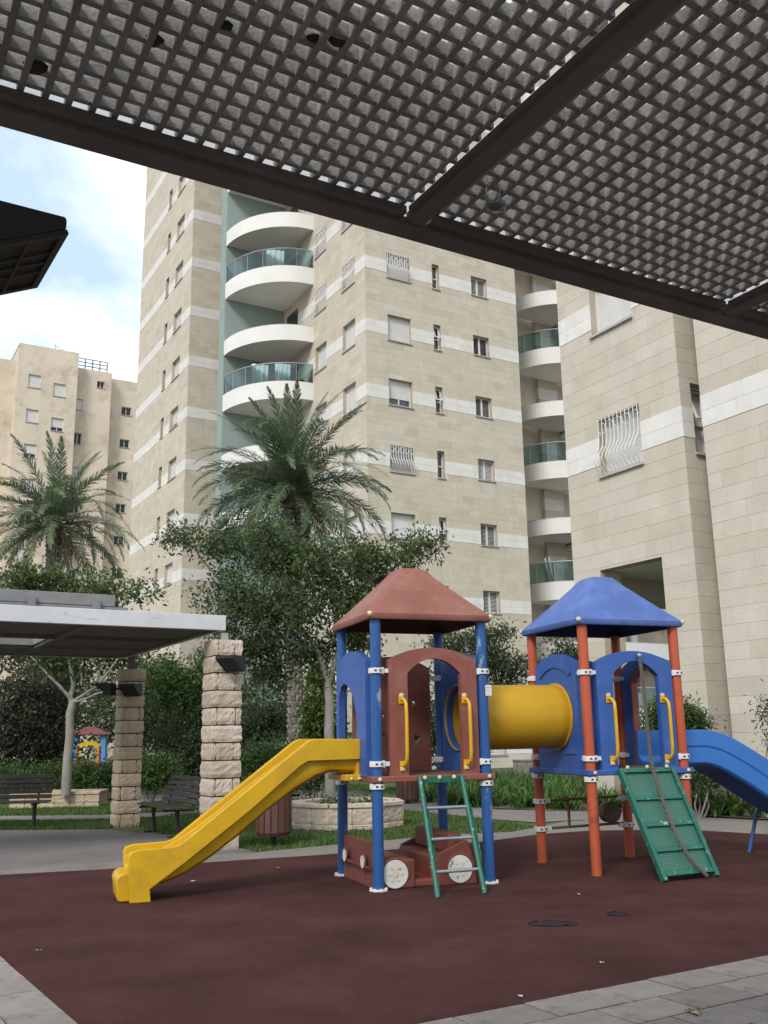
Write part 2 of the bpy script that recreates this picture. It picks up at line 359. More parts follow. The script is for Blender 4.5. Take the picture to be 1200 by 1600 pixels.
def window(parent, fn, a, c, e, g, kind, depth=.2, near=False, rnd=random):
    """frame + sill + shutter / panes / grille set into the wall opening"""
    w_ = MB(); t = .05
    for (x0,x1,z0,z1) in ((a,c,e,e+t),(a,c,g-t,g),(a,a+t,e+t,g-t),(c-t,c,e+t,g-t)):
        pts = [fn(x0,z0,depth-.02), fn(x1,z0,depth-.02), fn(x1,z1,depth-.02), fn(x0,z1,depth-.02), fn(x0,z0,depth+.05), fn(x1,z0,depth+.05), fn(x1,z1,depth+.05), fn(x0,z1,depth+.05)]
        w_.add(pts, [(0,1,2,3),(4,5,6,7),(0,1,5,4),(1,2,6,5),(2,3,7,6),(3,0,4,7)])
    o = w_.build('window', m_frame, parent)
    def bx(x0,x1,z0,z1,d0,d1,b):
        b.add([fn(x0,z0,d0), fn(x1,z0,d0), fn(x1,z1,d0), fn(x0,z1,d0), fn(x0,z0,d1), fn(x1,z0,d1), fn(x1,z1,d1), fn(x0,z1,d1)],
              [(0,1,2,3),(4,5,6,7),(0,1,5,4),(1,2,6,5),(2,3,7,6),(3,0,4,7)]); return b
    bx(a-.04, c+.04, e-.05, e, -.07, depth, MB()).build('sill', m_sill, o)
    z_open = e
    if kind.startswith('roller') or kind.startswith('grille'):
        z_open = e+t if 'half' not in kind else e + (g-e)*.30
        if 'slight' in kind: z_open = e + (g-e)*.12
        b = MB(); n = int((g-t-z_open)/.055); hh = (g-t-z_open)/n
        for k in range(n):
            z0 = z_open + k*hh
            b.add([fn(a+t, z0, depth+.012), fn(c-t, z0, depth+.012), fn(c-t, z0+hh*.75, depth-.004), fn(a+t, z0+hh*.75, depth-.004), fn(a+t, z0+hh, depth+.012), fn(c-t, z0+hh, depth+.012)], [(0,1,2,3),(3,2,5,4)])
        b.build('shutter', m_shut if 'grey' not in kind else m_greyshut, o, kind='stuff', recalc=False)
        bx(a+t, c-t, e, g, depth+.06, depth+.09, MB()).build('pane', m_pane, o)
        if z_open > e+.1: bx((a+c)/2-.03, (a+c)/2+.03, e+t, z_open, depth+.01, depth+.05, MB()).build('mullion', m_frame, o)
    if kind.startswith('louvre'):
        mid = (a+c)/2
        bx(mid-.05, mid+.05, e+t, g-t, depth-.01, depth+.05, MB()).build('mullion', m_frame, o)
        bx(a, c, e, g, depth+.1, depth+.13, MB()).build('pane', m_dark, o)
        for x0, x1 in ((a+t, mid-.05), (mid+.05, c-t)):
            b = MB(); n = 15; hh = (g-e-2*t)/n
            for k in range(n):
                z0 = e+t+k*hh; op = .55 if 'open' in kind else .9
                b.add([fn(x0, z0, depth-.01), fn(x1, z0, depth-.01), fn(x1, z0+hh*op, depth+.045), fn(x0, z0+hh*op, depth+.045)], [(0,1,2,3)])
            b.build('louvre_shutter', m_shut, o, kind='stuff', recalc=False)
    if kind.startswith('slit'):
        bx(a+t, c-t, e+t, g-t, depth+.03, depth+.05, MB()).build('pane', m_greyshut if 'blind' in kind else m_pane, o)
        zm = e+(g-e)*.46
        bx(a, c, zm-.03, zm+.03, depth-.03, depth+.04, MB()).build('transom', m_frame, o)
        if 'tilt' in kind:
            b = MB(); z0, z1 = zm+.04, g-t-.02
            pr = lambda x, z: fn(x, z, depth-.02-(z1-z)*.38)
            for (x0,x1,p0,p1) in ((a+.04,c-.04,z0,z0+.05),(a+.04,c-.04,z1-.05,z1),(a+.04,a+.09,z0+.05,z1-.05),(c-.09,c-.04,z0+.05,z1-.05)):
                q = [pr(x0,p0), pr(x1,p0), pr(x1,p1), pr(x0,p1)]
                q2 = [fn(x, z, depth+.02-(z1-z)*.38) for x, z in ((x0,p0),(x1,p0),(x1,p1),(x0,p1))]
                b.add(q+q2, [(0,1,2,3),(4,5,6,7),(0,1,5,4),(1,2,6,5),(2,3,7,6),(3,0,4,7)])
            b.build('tilted_sash', m_frame, o)
    if kind.startswith('pane'):
        bx(a+t, c-t, e+t, g-t, depth+.03, depth+.05, MB()).build('pane', m_pane, o)
        bx((a+c)/2-.03, (a+c)/2+.03, e+t, g-t, depth, depth+.03, MB()).build('mullion', m_frame, o)
    if kind.startswith('grille'):
        n = 11 if near else 10; r = .011 if near else .016
        def bar(x):
            pts = []
            for k in range(13):
                s = k/12; bulge = .20*math.exp(-((s-.25)/.17)**2) if s > 0 else 0
                pts.append(fn(x, e+.02+(g-e-.03)*(1-s) if False else e+.02+(g-e-.03)*s, -.03-bulge*(1 if k not in (0,) else 0)))
            return pts
        if near:
            for k in range(n):
                MB().tube(bar(a+.03+(c-a-.06)*k/(n-1)), r, 6).build('grille_bar', m_grille, o, smooth=40)
        else:
            b = MB()
            for k in range(n): b.tube(bar(a+.03+(c-a-.06)*k/(n-1)), r, 5)
            b.build('grille', m_grille, o, kind='stuff')
        b = MB()
        for s in (0.02, .45, .72, .98):
            z = e+.02+(g-e-.03)*s; bl = .20*math.exp(-((s-.25)/.17)**2) if s > .03 else 0
            b.tube([fn(a, z, -.03-bl), fn(c, z, -.03-bl)], r*.9, 5)
        for k in range(5):
            x = a+(c-a)*(k+.5)/5; zc = e+(g-e)*.83; ra = (c-a)/11
            b.tube([fn(x+ra*math.cos(q*math.pi/5), zc+ra*math.sin(q*math.pi/5), -.03) for q in range(11)], r*.7, 4, caps=False)
        b.build('grille_rail', m_grille, o)
    return o

# ---- the tall tower
TO = Vector((-.718, 42.0, 0))
tower = thing('apartment_tower', 'tall beige stone apartment tower with white bands and curved balconies', 'building', TO, A30)
ZB, FL = 23.98, 3.245
ks = range(-7, 6)
hF, hL, hW = [], [], []; wins = []
for k in ks:
    zb = ZB + FL*k
    q = (1.2, 2.5, zb-.87, zb+.43); hF.append(q); wins.append(('F', q, {0:'grille', -1:'roller', -2:'roller_half', -3:'grille grey', -4:'roller_slight'}.get(k, 'roller')))
    q = (3.8, 4.22, zb-.87, zb+.46); hF.append(q); wins.append(('F', q, 'slit_tilt' if k in (-1,-2,-4) else 'slit'))
    q = (6.17, 7.15, zb-.67, zb+.38); hF.append(q); wins.append(('F', q, 'louvre_open' if k in (-1,-2,-4,-5) else 'louvre'))
    q = (1.05, 2.35, zb-.95, zb+.42); hL.append(q); wins.append(('L', q, 'grille' if k in (0,1) else 'roller'))
    q = (4.14, 5.43, zb-.95, zb+.42); hL.append(q); wins.append(('L', q, 'grille' if k in (0,1) else 'roller'))
    zb2 = zb
    q = (15.82+1.75, 15.82+3.3, zb2-.62, zb2+.65); hW.append(q); wins.append(('W', q, 'roller_half' if k in (1,-3,-1) else 'roller'))
    q = (15.82+4.65, 15.82+5.3, zb2-.55, zb2+.75); hW.append(q); wins.append(('W', q, 'slit'))
fF, fL, fW, fWF = FR(0), LF(0), LF(-3.4), FR(15.82)
zt = 47.0
wall('wall', fF, .0, 9.0, 0, zt, hF, m_joint, tower); wall('wall', fL, 0, 9.53, 0, zt, hL, m_joint, tower)
wall('wall', fW, 15.82, 27.2, 0, zt, hW, m_joint, tower); wall('wall', fWF, -3.4, .4, 0, zt, [], m_joint, tower)
RBX = MB(); RBX.box(8.7, 8.999, .3, 9.2, 0, zt); RBX.box(-3.1, 8.9, 27.0, 27.2, 0, zt); RBX.box(-3.4, 9.0, .0, 27.2, zt, zt+.3); RBX.build('rear_wall', m_joint, tower)
cladding(tower, fF, -.012, 9.0, 0, zt, ZB, hF, m_stone, singles=260, near=lambda p: p[2], seed=2)
cladding(tower, fL, -.012, 9.5, 0, zt, ZB, hL, m_stone, seed=3)
cladding(tower, fW, 15.81, 27.2, 0, zt, ZB, hW, m_stone, seed=4)
cladding(tower, fWF, -3.41, .3, 0, zt, ZB, [], m_stone, seed=5)
for fc, q, kd in wins: window(tower, {'F':fF,'L':fL,'W':fW}[fc], *q, kd)
# teal recess wall
b = MB(); b.box(-3.51, -.0, 9.53, 10.35, 0, zt); b.build('teal_wall', m_teal, tower, bevel=.01)
# doors behind the balconies
def arc(cx, cy, rx, ry, a0, a1, n): return [(cx+rx*math.cos(R(a0+(a1-a0)*i/n)), cy+ry*math.sin(R(a0+(a1-a0)*i/n))) for i in range(n+1)]
def balcony(parent, curve, inner, z0, z1, glass=None, m=m_plaster, soffit=True):
    """curve: outer edge (plan); inner: closing points on the wall"""
    o = None; b = MB(); n = len(curve); t = .14
    def off(i):
        p = Vector(curve[i]); q = Vector(curve[min(i+1, n-1)]) - Vector(curve[max(i-1, 0)]); q.normalize(); nn = Vector((-q.y, q.x)); return p + nn*t
    inn = [off(i) for i in range(n)]
    for i in range(n-1):
        A, B_, C_, D_ = curve[i], curve[i+1], inn[i+1], inn[i]
        b.add([(*A, z0), (*B_, z0), (*C_, z0), (*D_, z0), (*A, z1), (*B_, z1), (*C_, z1), (*D_, z1)], [(0,1,2,3),(4,5,6,7),(0,1,5,4),(2,3,7,6)] + ([(0,3,7,4)] if i == 0 else []) + ([(1,2,6,5)] if i == n-2 else []))
    o = b.build('balcony', m, parent, smooth=40)
    s = MB(); poly = [tuple(p) for p in inn] + list(inner); s.prism(poly, lambda u, v, d: (u, v, d), z0+.04, z0+.22); s.build('balcony_floor', m, o)
    if glass:
        zg0, zg1, panes = z1+.02, z1+glass, 6
        mid = [(Vector(curve[i])*.6 + inn[i]*.4) for i in range(n)]; step = (n-1)//panes
        for k in range(panes):
            g = MB(); i0, i1 = k*step, (k+1)*step
            pts = [mid[i] for i in range(i0, i1+1)]; pts[0] = pts[0].lerp(pts[1], .06); pts[-1] = pts[-1].lerp(pts[-2], .06)
            for i in range(len(pts)-1):
                g.add([(*pts[i], zg0), (*pts[i+1], zg0), (*pts[i+1], zg1), (*pts[i], zg1)], [(0,1,2,3)])
            g.build('glass_pane', m_teal_glass, o, recalc=False)
        MB().tube([(*p, zg1+.02) for p in mid], .032, 6).build('top_rail', m_rail, o, smooth=40)
        MB().tube([(*p, zg0) for p in mid], .018, 6).build('bottom_rail', m_rail, o, smooth=40)
        pm = MB()
        for k in range(panes+1): q = mid[k*step]; pm.tube([(*q, zg0), (*q, zg1)], .012, 5)
        pm.build('rail_post', m_rail, o)
    else:
        MB().tube([(*(Vector(curve[i])*.5+inn[i]*.5), z1+.03) for i in range(n)], .03, 6).build('top_rail', m_rail, o, smooth=40)
    return o
crv = arc(0, 9.53, 3.50, 3.88, 180, 270, 18)
for j in range(-2, 3):
    z = 28.1 + 6.49*j
    if z-6.49+1 > 0: balcony(tower, crv, [(0, 9.5)], z, z+.85)
    zb_ = 24.9 + 6.49*j
    if zb_ > 0: balcony(tower, crv, [(0, 9.5)], zb_, zb_+.93, glass=1.0)
# things seen in the recess: doors in the side wall
for k in ks:
    z = 22.25 + FL*k
    if z < 0: continue
    b = MB(); b.box(-.03, .05, 7.6, 9.0, z, z+2.1); b.build('balcony_door', m_pane, tower)
# right hand recess with its own stack of balconies
pierL, pierF = LF(13.25), FR(3.65)
wall('wall', pierL, 3.65, 9.2, 0, zt, [], m_joint, tower); wall('wall', pierF, 13.25, 14.6, 0, zt, [], m_joint, tower)
cladding(tower, pierL, 3.64, 9.2, 0, zt, ZB-.02, [], m_stone, seed=6); cladding(tower, pierF, 13.24, 14.6, 0, zt, ZB-.02, [], m_stone, seed=7)
b = MB(); b.box(14.5, 22, 4.9, 5.1, 0, zt); b.box(9, 13.4, 9.2, 9.4, 0, zt); b.box(14.45, 14.6, 3.67, 4.95, 0, zt); b.box(21.8, 22, -1, 5, 0, zt); b.build('recess_wall', m_stone, tower)
for k in ks:
    z = 22.0 + FL*k
    if z < 0: continue
    b = MB(); b.box(14.75, 17.6, 4.80, 4.89, z, z+2.2); o = b.build('balcony_door', m_pane, tower)
    b = MB(); b.box(14.68, 14.75, 4.78, 4.89, z, z+2.25); b.box(16.1, 16.18, 4.77, 4.80, z, z+2.2); b.build('door_frame', m_frame, o)
    b = MB(); b.box(14.62, 21.8, 3.0, 4.88, z+2.42, z+2.62); b.build('floor_slab', m_plaster, tower)
crv2 = arc(14.2, 3.6, 2.9, 3.0, 180, 270, 18) + [(14.9,.6),(15.6,.6),(16.4,.6),(17.2,.6),(18.2,.6),(19.2,.6)]
for j in range(-3, 4):
    z = 18.2 + 6.49*j
    if z > 0: balcony(tower, crv2, [(19.2, 4.8), (14.0, 4.8), (13.0, 3.6)], z, z+.82)
    z = 14.72 + 6.49*j
    if z > 0: balcony(tower, crv2, [(19.2, 4.8), (14.0, 4.8), (13.0, 3.6)], z, z+.93, glass=1.05)
# two boards and a box left on one balcony, a flower pot on another
def worldof(root, x, y, z): return root.location + E1*x + E2*y + Vector((0, 0, z))
p = worldof(tower, 12.2, 2.4, 9.0)
t = thing('folded_sunshade', 'two pale boards leaning in the lowest glazed balcony beside the right building', 'boards', p, A30)
for dx_ in (0, .28):
    MB().box(dx_, dx_+.09, -.03, .03, 0, 1.55, m=Matrix.Rotation(R(-9), 4, 'Y')).build('board', m_frame, t)

m_cloth = mat('white_cloth', (.70,.72,.74), .9, .1, 4)
for lx, ly, z0_, w_, lab in ((-1.75, 6.75, 25.0, .95, 'white sheet hung behind the upper glazed balcony of the teal recess'), (-2.35, 7.2, 18.5, .85, 'white sheet hung at the left behind the lower glazed balcony of the teal recess'), (-1.35, 6.55, 18.5, .8, 'white sheet hung in the middle behind the lower glazed balcony of the teal recess')):
    b = MB(); n = 12; V_ = []
    for i in range(n+1):
        for zz4 in (0, .9, 1.75): V_.append((w_*i/n-w_/2, .05*math.sin(i*1.9+zz4*.4), .25+zz4))
    b.add(V_, [(i*3+j, i*3+3+j, i*3+4+j, i*3+1+j) for i in range(n) for j in range(2)])
    o = b.build('laundry_sheet', m_cloth, None, smooth=60, recalc=False); o.location = worldof(tower, lx, ly, z0_); o.rotation_euler = (0,0,A30+R(-12)); tag(o, lab, 'laundry')
    sd = o.modifiers.new('t', 'SOLIDIFY'); sd.thickness = .004
t = thing('potted_plant', 'potted plant with red flowers behind the glass of the lower teal recess balcony', 'plant', worldof(tower, -.55, 6.2, 18.65), 0)
MB().tube([(0,0,0),(0,0,.55)], [.16,.22], 12).build('pot', m_dark, t, smooth=40)
b = MB(); [b.ball((.16*math.cos(k*1.3), .16*math.sin(k*1.3), .7+.09*(k % 3)), .13, 8) for k in range(7)]; b.build('flowers', mat('red_flowers', (.30,.06,.05), .8, .4, 12), t, smooth=60)
# ---- the near building on the right
RO = Vector((4.374, 21.5, 0))
near_b = thing('apartment_block', 'nearer beige stone apartment block on the right, raised on a ground floor passage', 'building', RO, A30)
ZR = 7.95
r1, r2, rr_ = LF(0), LF(-.1), FR(-3.4)
hole_r = [(-2.25, -.97, 7.05, 8.37), (-2.25, -.97, 10.38, 11.70), (-2.55, -.72, -.01, 4.97)]
for k in (2, 3): hole_r.append((-2.25, -.97, 7.05+FL*k, 8.37+FL*k))
hr2 = [(-6.9, -5.7, 7.05+FL*k, 8.37+FL*k) for k in (1,2,3)]
hrr = [(.32, .86, 7.0+FL*k, 8.5+FL*k) for k in range(4)]
ht = 40.0  # unseen upper storeys added to block sky over recess and playground
wall('wall', r1, -3.4, .15, 0, ht, hole_r, m_joint, near_b, depth=.32)
wall('wall', r2, -12, -4.0, 0, ht, hr2, m_joint, near_b)
wall('wall', rr_, 0, 4, 0, ht, hrr, m_joint, near_b)
near_key = lambda c: (lambda p: abs(p[2]-5) + abs(p[0]-c)*.6)
cladding(near_b, r1, -3.412, .15, 0, 13.5, ZR, hole_r, m_stone_rb, singles=150, near=near_key(-1.6), seed=11, tw=(.6, 1.25), nobands=((3.9, 4.9), (0, 2)))
cladding(near_b, r2, -9.0, -4.0, 0, 13.5, ZR, hr2, m_stone_rb, singles=115, near=near_key(-4.0), seed=12, tw=(.6, 1.25), nobands=((3.9, 4.9), (0, 2)))
cladding(near_b, rr_, -.012, 1.6, 0, 13.5, ZR, hrr, m_stone_rb, singles=35, near=near_key(0), seed=13, tw=(.5, 1.0), nobands=((3.9, 4.9), (0, 2)))
cladding(near_b, r1, -3.412, .15, 13.5, 20, ZR, hole_r, m_stone_rb, seed=14); cladding(near_b, r2, -12, -4.0, 13.5, 20, ZR, hr2, m_stone_rb, seed=15)
window(near_b, r1, *hole_r[0], 'grille', near=True); window(near_b, r1, *hole_r[1], 'roller', near=True)
for q in hole_r[3:]: window(near_b, r1, *q, 'roller')
for q in hr2: window(near_b, r2, *q, 'roller')
for q in hrr: window(near_b, rr_, *q, 'slit_tilt_blind')
b = MB(); b.box(-.1, 3.9, -4.3, -4.0, 0, ht); b.box(3.8, 4, -4.0, -3.4, 0, ht); b.build('recess_wall', m_stone_rb, near_b)
b = MB(); b.box(.32, 8, -3.39, -2.55, 0, 4.97); b.box(.32, .60, -.72, .15, 0, 4.97); b.build('passage_wall', m_stone_rb, near_b)
b = MB(); b.box(.01, 8, -3.39, .15, 4.98, 5.3); b.build('passage_soffit', m_plaster, near_b)
b = MB(); b.box(.61, 7.9, -.15, .118, 4.36, 4.975); b.build('passage_beam', m_stone_rb, near_b)
b = MB(); b.box(.3, 8, .12, .15, 4.97, ht); b.box(0, 9, -12, .15, ht, ht+.3); b.box(8, 8.2, -12, .15, 4.97, ht); b.build('rear_wall', m_stone_rb, near_b)

# ---- block glimpsed through the passage
p = at(1000, 960, 52); p.z = 0
far_b = thing('apartment_block', 'distant beige block with a teal pier seen through the passage behind the blue roof', 'building', p, A30)
b = MB(); b.box(-9, 9, 2.5, 3, 0, 30); b.build('wall', m_stone, far_b)
b = MB(); b.box(-.55, .25, 1.2, 2.5, 0, 30); b.build('teal_pier', m_teal, far_b)
crv3 = arc(.25, 2.5, 1.25, 1.5, 270, 360, 12)
for k in range(5):
    z = 2.6+FL*1.0*k
    balcony(far_b, crv3, [(.25, 2.5)], z, z+.95, glass=.9 if k % 2 == 0 else None)
    q = MB(); q.box(-1.6, -.75, 2.1, 2.5, z, z+1.0); q.build('parapet', m_plaster, far_b)

# ---- the cream building far left
LO = at(23, 640, 80); LO.z = 0
cream = thing('apartment_building', 'cream apartment building far left with small square windows and a roof railing', 'building', LO, A30)
def zpix(px, py, Y): return at(px, py, Y).z
e1v = E1
def onface(px, py, c):
    """local (h, z) on the cream building's wall facing -y at depth c"""
    d = ray(px, py); n = E2; P = LO + E2*c
    k = (P - Vector((0,0,EYE))).dot(n)/d.dot(n); q = Vector((0,0,EYE)) + d*k - LO
    return q.dot(E1), q.z
def frect(px0, py0, px1, py1, c):
    a, g = onface(px0, py0, c); c_, e = onface(px1, py1, c); return (a, c_, e, g)
h_a = onface(23, 640, 0)[0]; h_b, z_b = onface(118, 640, 0); zr = onface(23, 534, 0)[1]
h_c = onface(172, 640, 1.2)[0]; zc = onface(150, 579, 1.2)[1]
h_d = onface(215, 640, 2.4)[0]; zd = onface(190, 594, 2.4)[1]
FCa, FCb, FCc = FR(0), FR(1.2), FR(2.4)
wa = []; wb = []; wc = []
for i, (px, py) in enumerate(((45,584),(84,598))):
    for j in range(8):
        x = px - j*3.6; y = py + j*(54.3 if i == 0 else 53.8)
        wa.append(frect(x, y, x+18, y+23, 0))
for j in range(8): wb.append(frect(117-j*2.2, 622+j*53.5, 129-j*2.2, 641+j*53.5, 1.2))
wb.append(frect(152, 595, 163, 607, 1.2))
for j in range(7): wc.append(frect(190-j*3.0, 635+j*50.5, 205-j*3.0, 650+j*50.5, 2.4))
wall('wall', FCa, h_a, h_b, 0, zr, wa, m_cream, cream, .2); wall('wall', FCb, h_b, h_c, 0, zc, wb, m_cream, cream, .2); wall('wall', FCc, h_c, h_d+8, 0, zd, wc, m_cream, cream, .2)
b = MB(); b.box(h_b-.01, h_b+.02, 0, 1.2, 0, zr); b.box(h_c-.01, h_c+.02, 1.2, 2.4, 0, zc); b.build('return_wall', m_cream, cream)
wall('wall', LF(h_a), 0, 6, 0, zr, [], m_cream, cream); wall('wall', FR(1.5), h_a-9, h_a, 0, zr-1.2, [], m_cream, cream)
b = MB(); b.box(h_a, h_b, .02, 12, zr-.3, zr-.02); b.box(h_b, h_c, 1.22, 12, zc-.3, zc-.02); b.box(h_c, h_d+8, 2.42, 12, zd-.3, zd-.02); b.build('roof', m_sill, cream)
for i, q in enumerate(wa): window(cream, FCa, *q, ['roller','roller','roller_half','roller','pane','roller','roller_slight'][i % 7], depth=.15)
for i, q in enumerate(wb[:-1]): window(cream, FCb, *q, 'pane' if i % 2 else 'roller', depth=.15)
window(cream, FCb, *wb[-1], 'pane')
for i, q in enumerate(wc): window(cream, FCc, *q, 'pane', depth=.15)
# pierced stair screen
sx0, sz1 = onface(155, 654, 2.4); sx1, _ = onface(165, 654, 2.4)
b = MB(); nz = 110; zz_ = sz1-28.0
for k in range(nz):
    z = zz_ + (sz1-zz_)*k/nz; b.box(sx0, sx1, 2.28, 2.36, z, z+.1)
for k in range(4):
    x = sx0+(sx1-sx0)*k/3; b.box(x-.05, x+.05, 2.25, 2.38, zz_, sz1)
b.build('stair_screen', m_sill, cream)
b = MB(); b.box(sx0-1.0, sx0-.05, 1.7, 2.4, 0, sz1+1.2); b.build('stair_fin', m_cream, cream)
ra, rz0 = onface(110, 575, 1.2); rb_, _ = onface(168, 580, 1.2)
b = MB()
for zz2 in (.35, .7, 1.05): b.tube([(ra, 1.4, zc+zz2), (rb_, 1.4, zc+zz2)], .04, 5)
for k in range(6): x = ra+(rb_-ra)*k/5; b.tube([(x, 1.4, zc), (x, 1.4, zc+1.05)], .05, 5)
b.build('roof_railing', mat('dark_rail', (.06,.08,.12), .5), cream)
ax, az = onface(92, 560, 0)
b = MB(); b.tube([(ax, 2, zr-.2), (ax, 2, zr+1.3)], .04, 5); b.tube([(ax-.1, 2, zr+1.15), (ax+.8, 2, zr+.8)], .03, 5); b.build('antenna', m_rail, cream)
# ---------------------------------------------------------------- playground equipment
PA = R(19.5); PO = Vector((-.111, 9.999, .0)); PX = Vector((math.cos(PA), math.sin(PA), 0)); PY = Vector((-math.sin(PA), math.cos(PA), 0))
S = 1.2; OFF = 2.455; GZ = .022
m_blue = mat('blue_post_paint', (.018,.085,.26), .38, .12, 3, .05, 60, speck=((.25,.3,.36), 7, .595, .65), streak=(1,1,.35))
m_orange = mat('orange_post_paint', (.42,.085,.038), .42, .12, 3, .05, 60, speck=((.26,.055,.035), 5, .56, .7))
m_redp = mat('brick_red_plastic', (.21,.066,.046), .5, .16, 2.2, .08, 120, speck=((.27,.12,.092), 3, .48, .75))
m_roofr = mat('faded_red_roof', (.225,.083,.06), .6, .14, 1.6, .08, 120, speck=((.30,.15,.115), 2.2, .45, .75))
m_bluep = mat('blue_plastic', (.035,.098,.33), .45, .14, 2.2, .08, 120, speck=((.075,.15,.38), 4, .55, .75))
m_yel = mat('yellow_plastic', (.55,.325,.008), .42, .1, 2.0, .05, 90, speck=((.42,.235,.02), 3.2, .52, .76))
m_roofb = mat('faded_blue_roof', (.062,.118,.34), .6, .14, 1.6, .08, 120, speck=((.12,.185,.40), 2.2, .45, .75))
m_yelh = mat('yellow_handle', (.60,.34,.01), .4, .1, 8)
m_bslide = mat('blue_slide_plastic', (.035,.155,.47), .38, .07, 2.0, .04, 90)
m_wht = mat('white_clamp_plastic', (.66,.66,.66), .5, .12, 14)
m_cap = mat('cream_bolt_cap', (.58,.50,.31), .5, .1, 20)
m_green = mat('green_paint', (.014,.118,.082), .4, .12, 5, speck=((.35,.40,.38), 16, .60, .66))
m_steel = mat('worn_steel', (.30,.33,.36), .35, .15, 12, metal=.5)
m_rope = mat('twisted_rope', (.11,.095,.082), .8, .3, 60, .6, 90)
m_deck = mat('deck_metal', (.12,.07,.05), .7, .2, 8)
m_under = mat('roof_underside_shade', (.07,.025,.02), .7, .15, 3)  # roof red darkened to put the cavity's shade into the colour
m_underb_shade = mat('blue_roof_underside_shade', (.02,.03,.10), .7, .15, 3)  # same shade painted into the blue roof's inside
# perforated tube
m_tube = mat('perforated_yellow', (.62,.35,.01), .4, .1, 2.0)
def perforate(m, su, hole, depth):
    t = m.node_tree; L = t.links; b = t.nodes['Principled BSDF']
    uv = t.nodes.new('ShaderNodeUVMap'); vo = t.nodes.new('ShaderNodeTexVoronoi'); vo.inputs['Scale'].default_value = su; vo.inputs['Randomness'].default_value = .0
    L.new(uv.outputs[0], vo.inputs['Vector'])
    mr = t.nodes.new('ShaderNodeMapRange'); mr.inputs['From Min'].default_value = .22; mr.inputs['From Max'].default_value = .38; L.new(vo.outputs['Distance'], mr.inputs['Value'])
    mi = t.nodes.new('ShaderNodeMix'); mi.data_type = 'RGBA'; L.new(mr.outputs[0], mi.inputs['Factor']); mi.inputs['A'].default_value = (*hole, 1)
    old = b.inputs['Base Color'].links[0].from_socket; L.new(old, mi.inputs['B']); L.new(mi.outputs['Result'], b.inputs['Base Color'])
    bn = t.nodes.new('ShaderNodeBump'); bn.inputs['Strength'].default_value = depth; bn.inputs['Distance'].default_value = .004
    L.new(mr.outputs[0], bn.inputs['Height']); L.new(bn.outputs[0], b.inputs['Normal'])
perforate(m_tube, 100, (.30,.17,.008), .6)
m_mesh = mat('perforated_green', (.018,.115,.082), .45, .1, 4); perforate(m_mesh, 48, (.10,.19,.15), .6)

PS = thing('playground_set', 'playground set of two roofed towers joined by a yellow tunnel, with slides', 'playground', PO, PA)
def archpts(w0, w1, z0, zs, zt_, n=12, rev=False):
    """shouldered arch outline from (w0,z0) up and over to (w1,z0)"""
    c = (w0+w1)/2; hw = (w1-w0)/2; pts = [(w0, z0)]
    for i in range(n+1):
        s = -1+2*i/n; pts.append((c+hw*s, zs+(zt_-zs)*(1-abs(s)**2.1)))
    pts.append((w1, z0)); return pts[::-1] if rev else pts
def arch_gate(name, fn, m, d0, d1, z0=1.06, rim=False):
    o_ = archpts(.13, 1.12, z0, 2.27, 2.40); i_ = archpts(.338, .935, z0, 2.13, 2.285, rev=True)
    b = MB(); b.prism(o_ + i_, fn, d0, d1)
    return b.build(name, m, PS, smooth=30, bevel=.012)
def clamp(post, x, y, z, a0=0):
    b = MB(); n = 20; ro, ri, h = .077, .056, .055
    pts = []
    for zz3, rr2 in ((-h/2, ri), (-h/2, ro), (h/2, ro), (h/2, ri)):
        pts += [(x+rr2*math.cos(2*math.pi*k/n), y+rr2*math.sin(2*math.pi*k/n), z+zz3) for k in range(n)]
    b.add(pts, [(r_*n+k, r_*n+(k+1) % n, (r_+1)*n+(k+1) % n, (r_+1)*n+k) for r_ in range(3) for k in range(n)])
    for an in a0 if isinstance(a0, (list, tuple)) else (a0,):
        M_ = Matrix.Translation((x, y, z)) @ Matrix.Rotation(an, 4, 'Z')
        b.box(.065, .135, -.022, .022, -.022, .022, m=M_)
        for q in (-1, 1): b.box(.045, .075, q*.03-.012, q*.03+.012, -.034, .034, m=M_)
    o = b.build('clamp', m_wht, post, bevel=.004)
    d = MB()
    for an in (R(-70), R(-110)):
        M_ = Matrix.Translation((x, y, z)) @ Matrix.Rotation(an, 4, 'Z'); d.box(.0772, .0786, -.012, .012, -.010, .010, m=M_)
    d2 = d.build('clamp_slots', m_dark, post, kind='stuff')
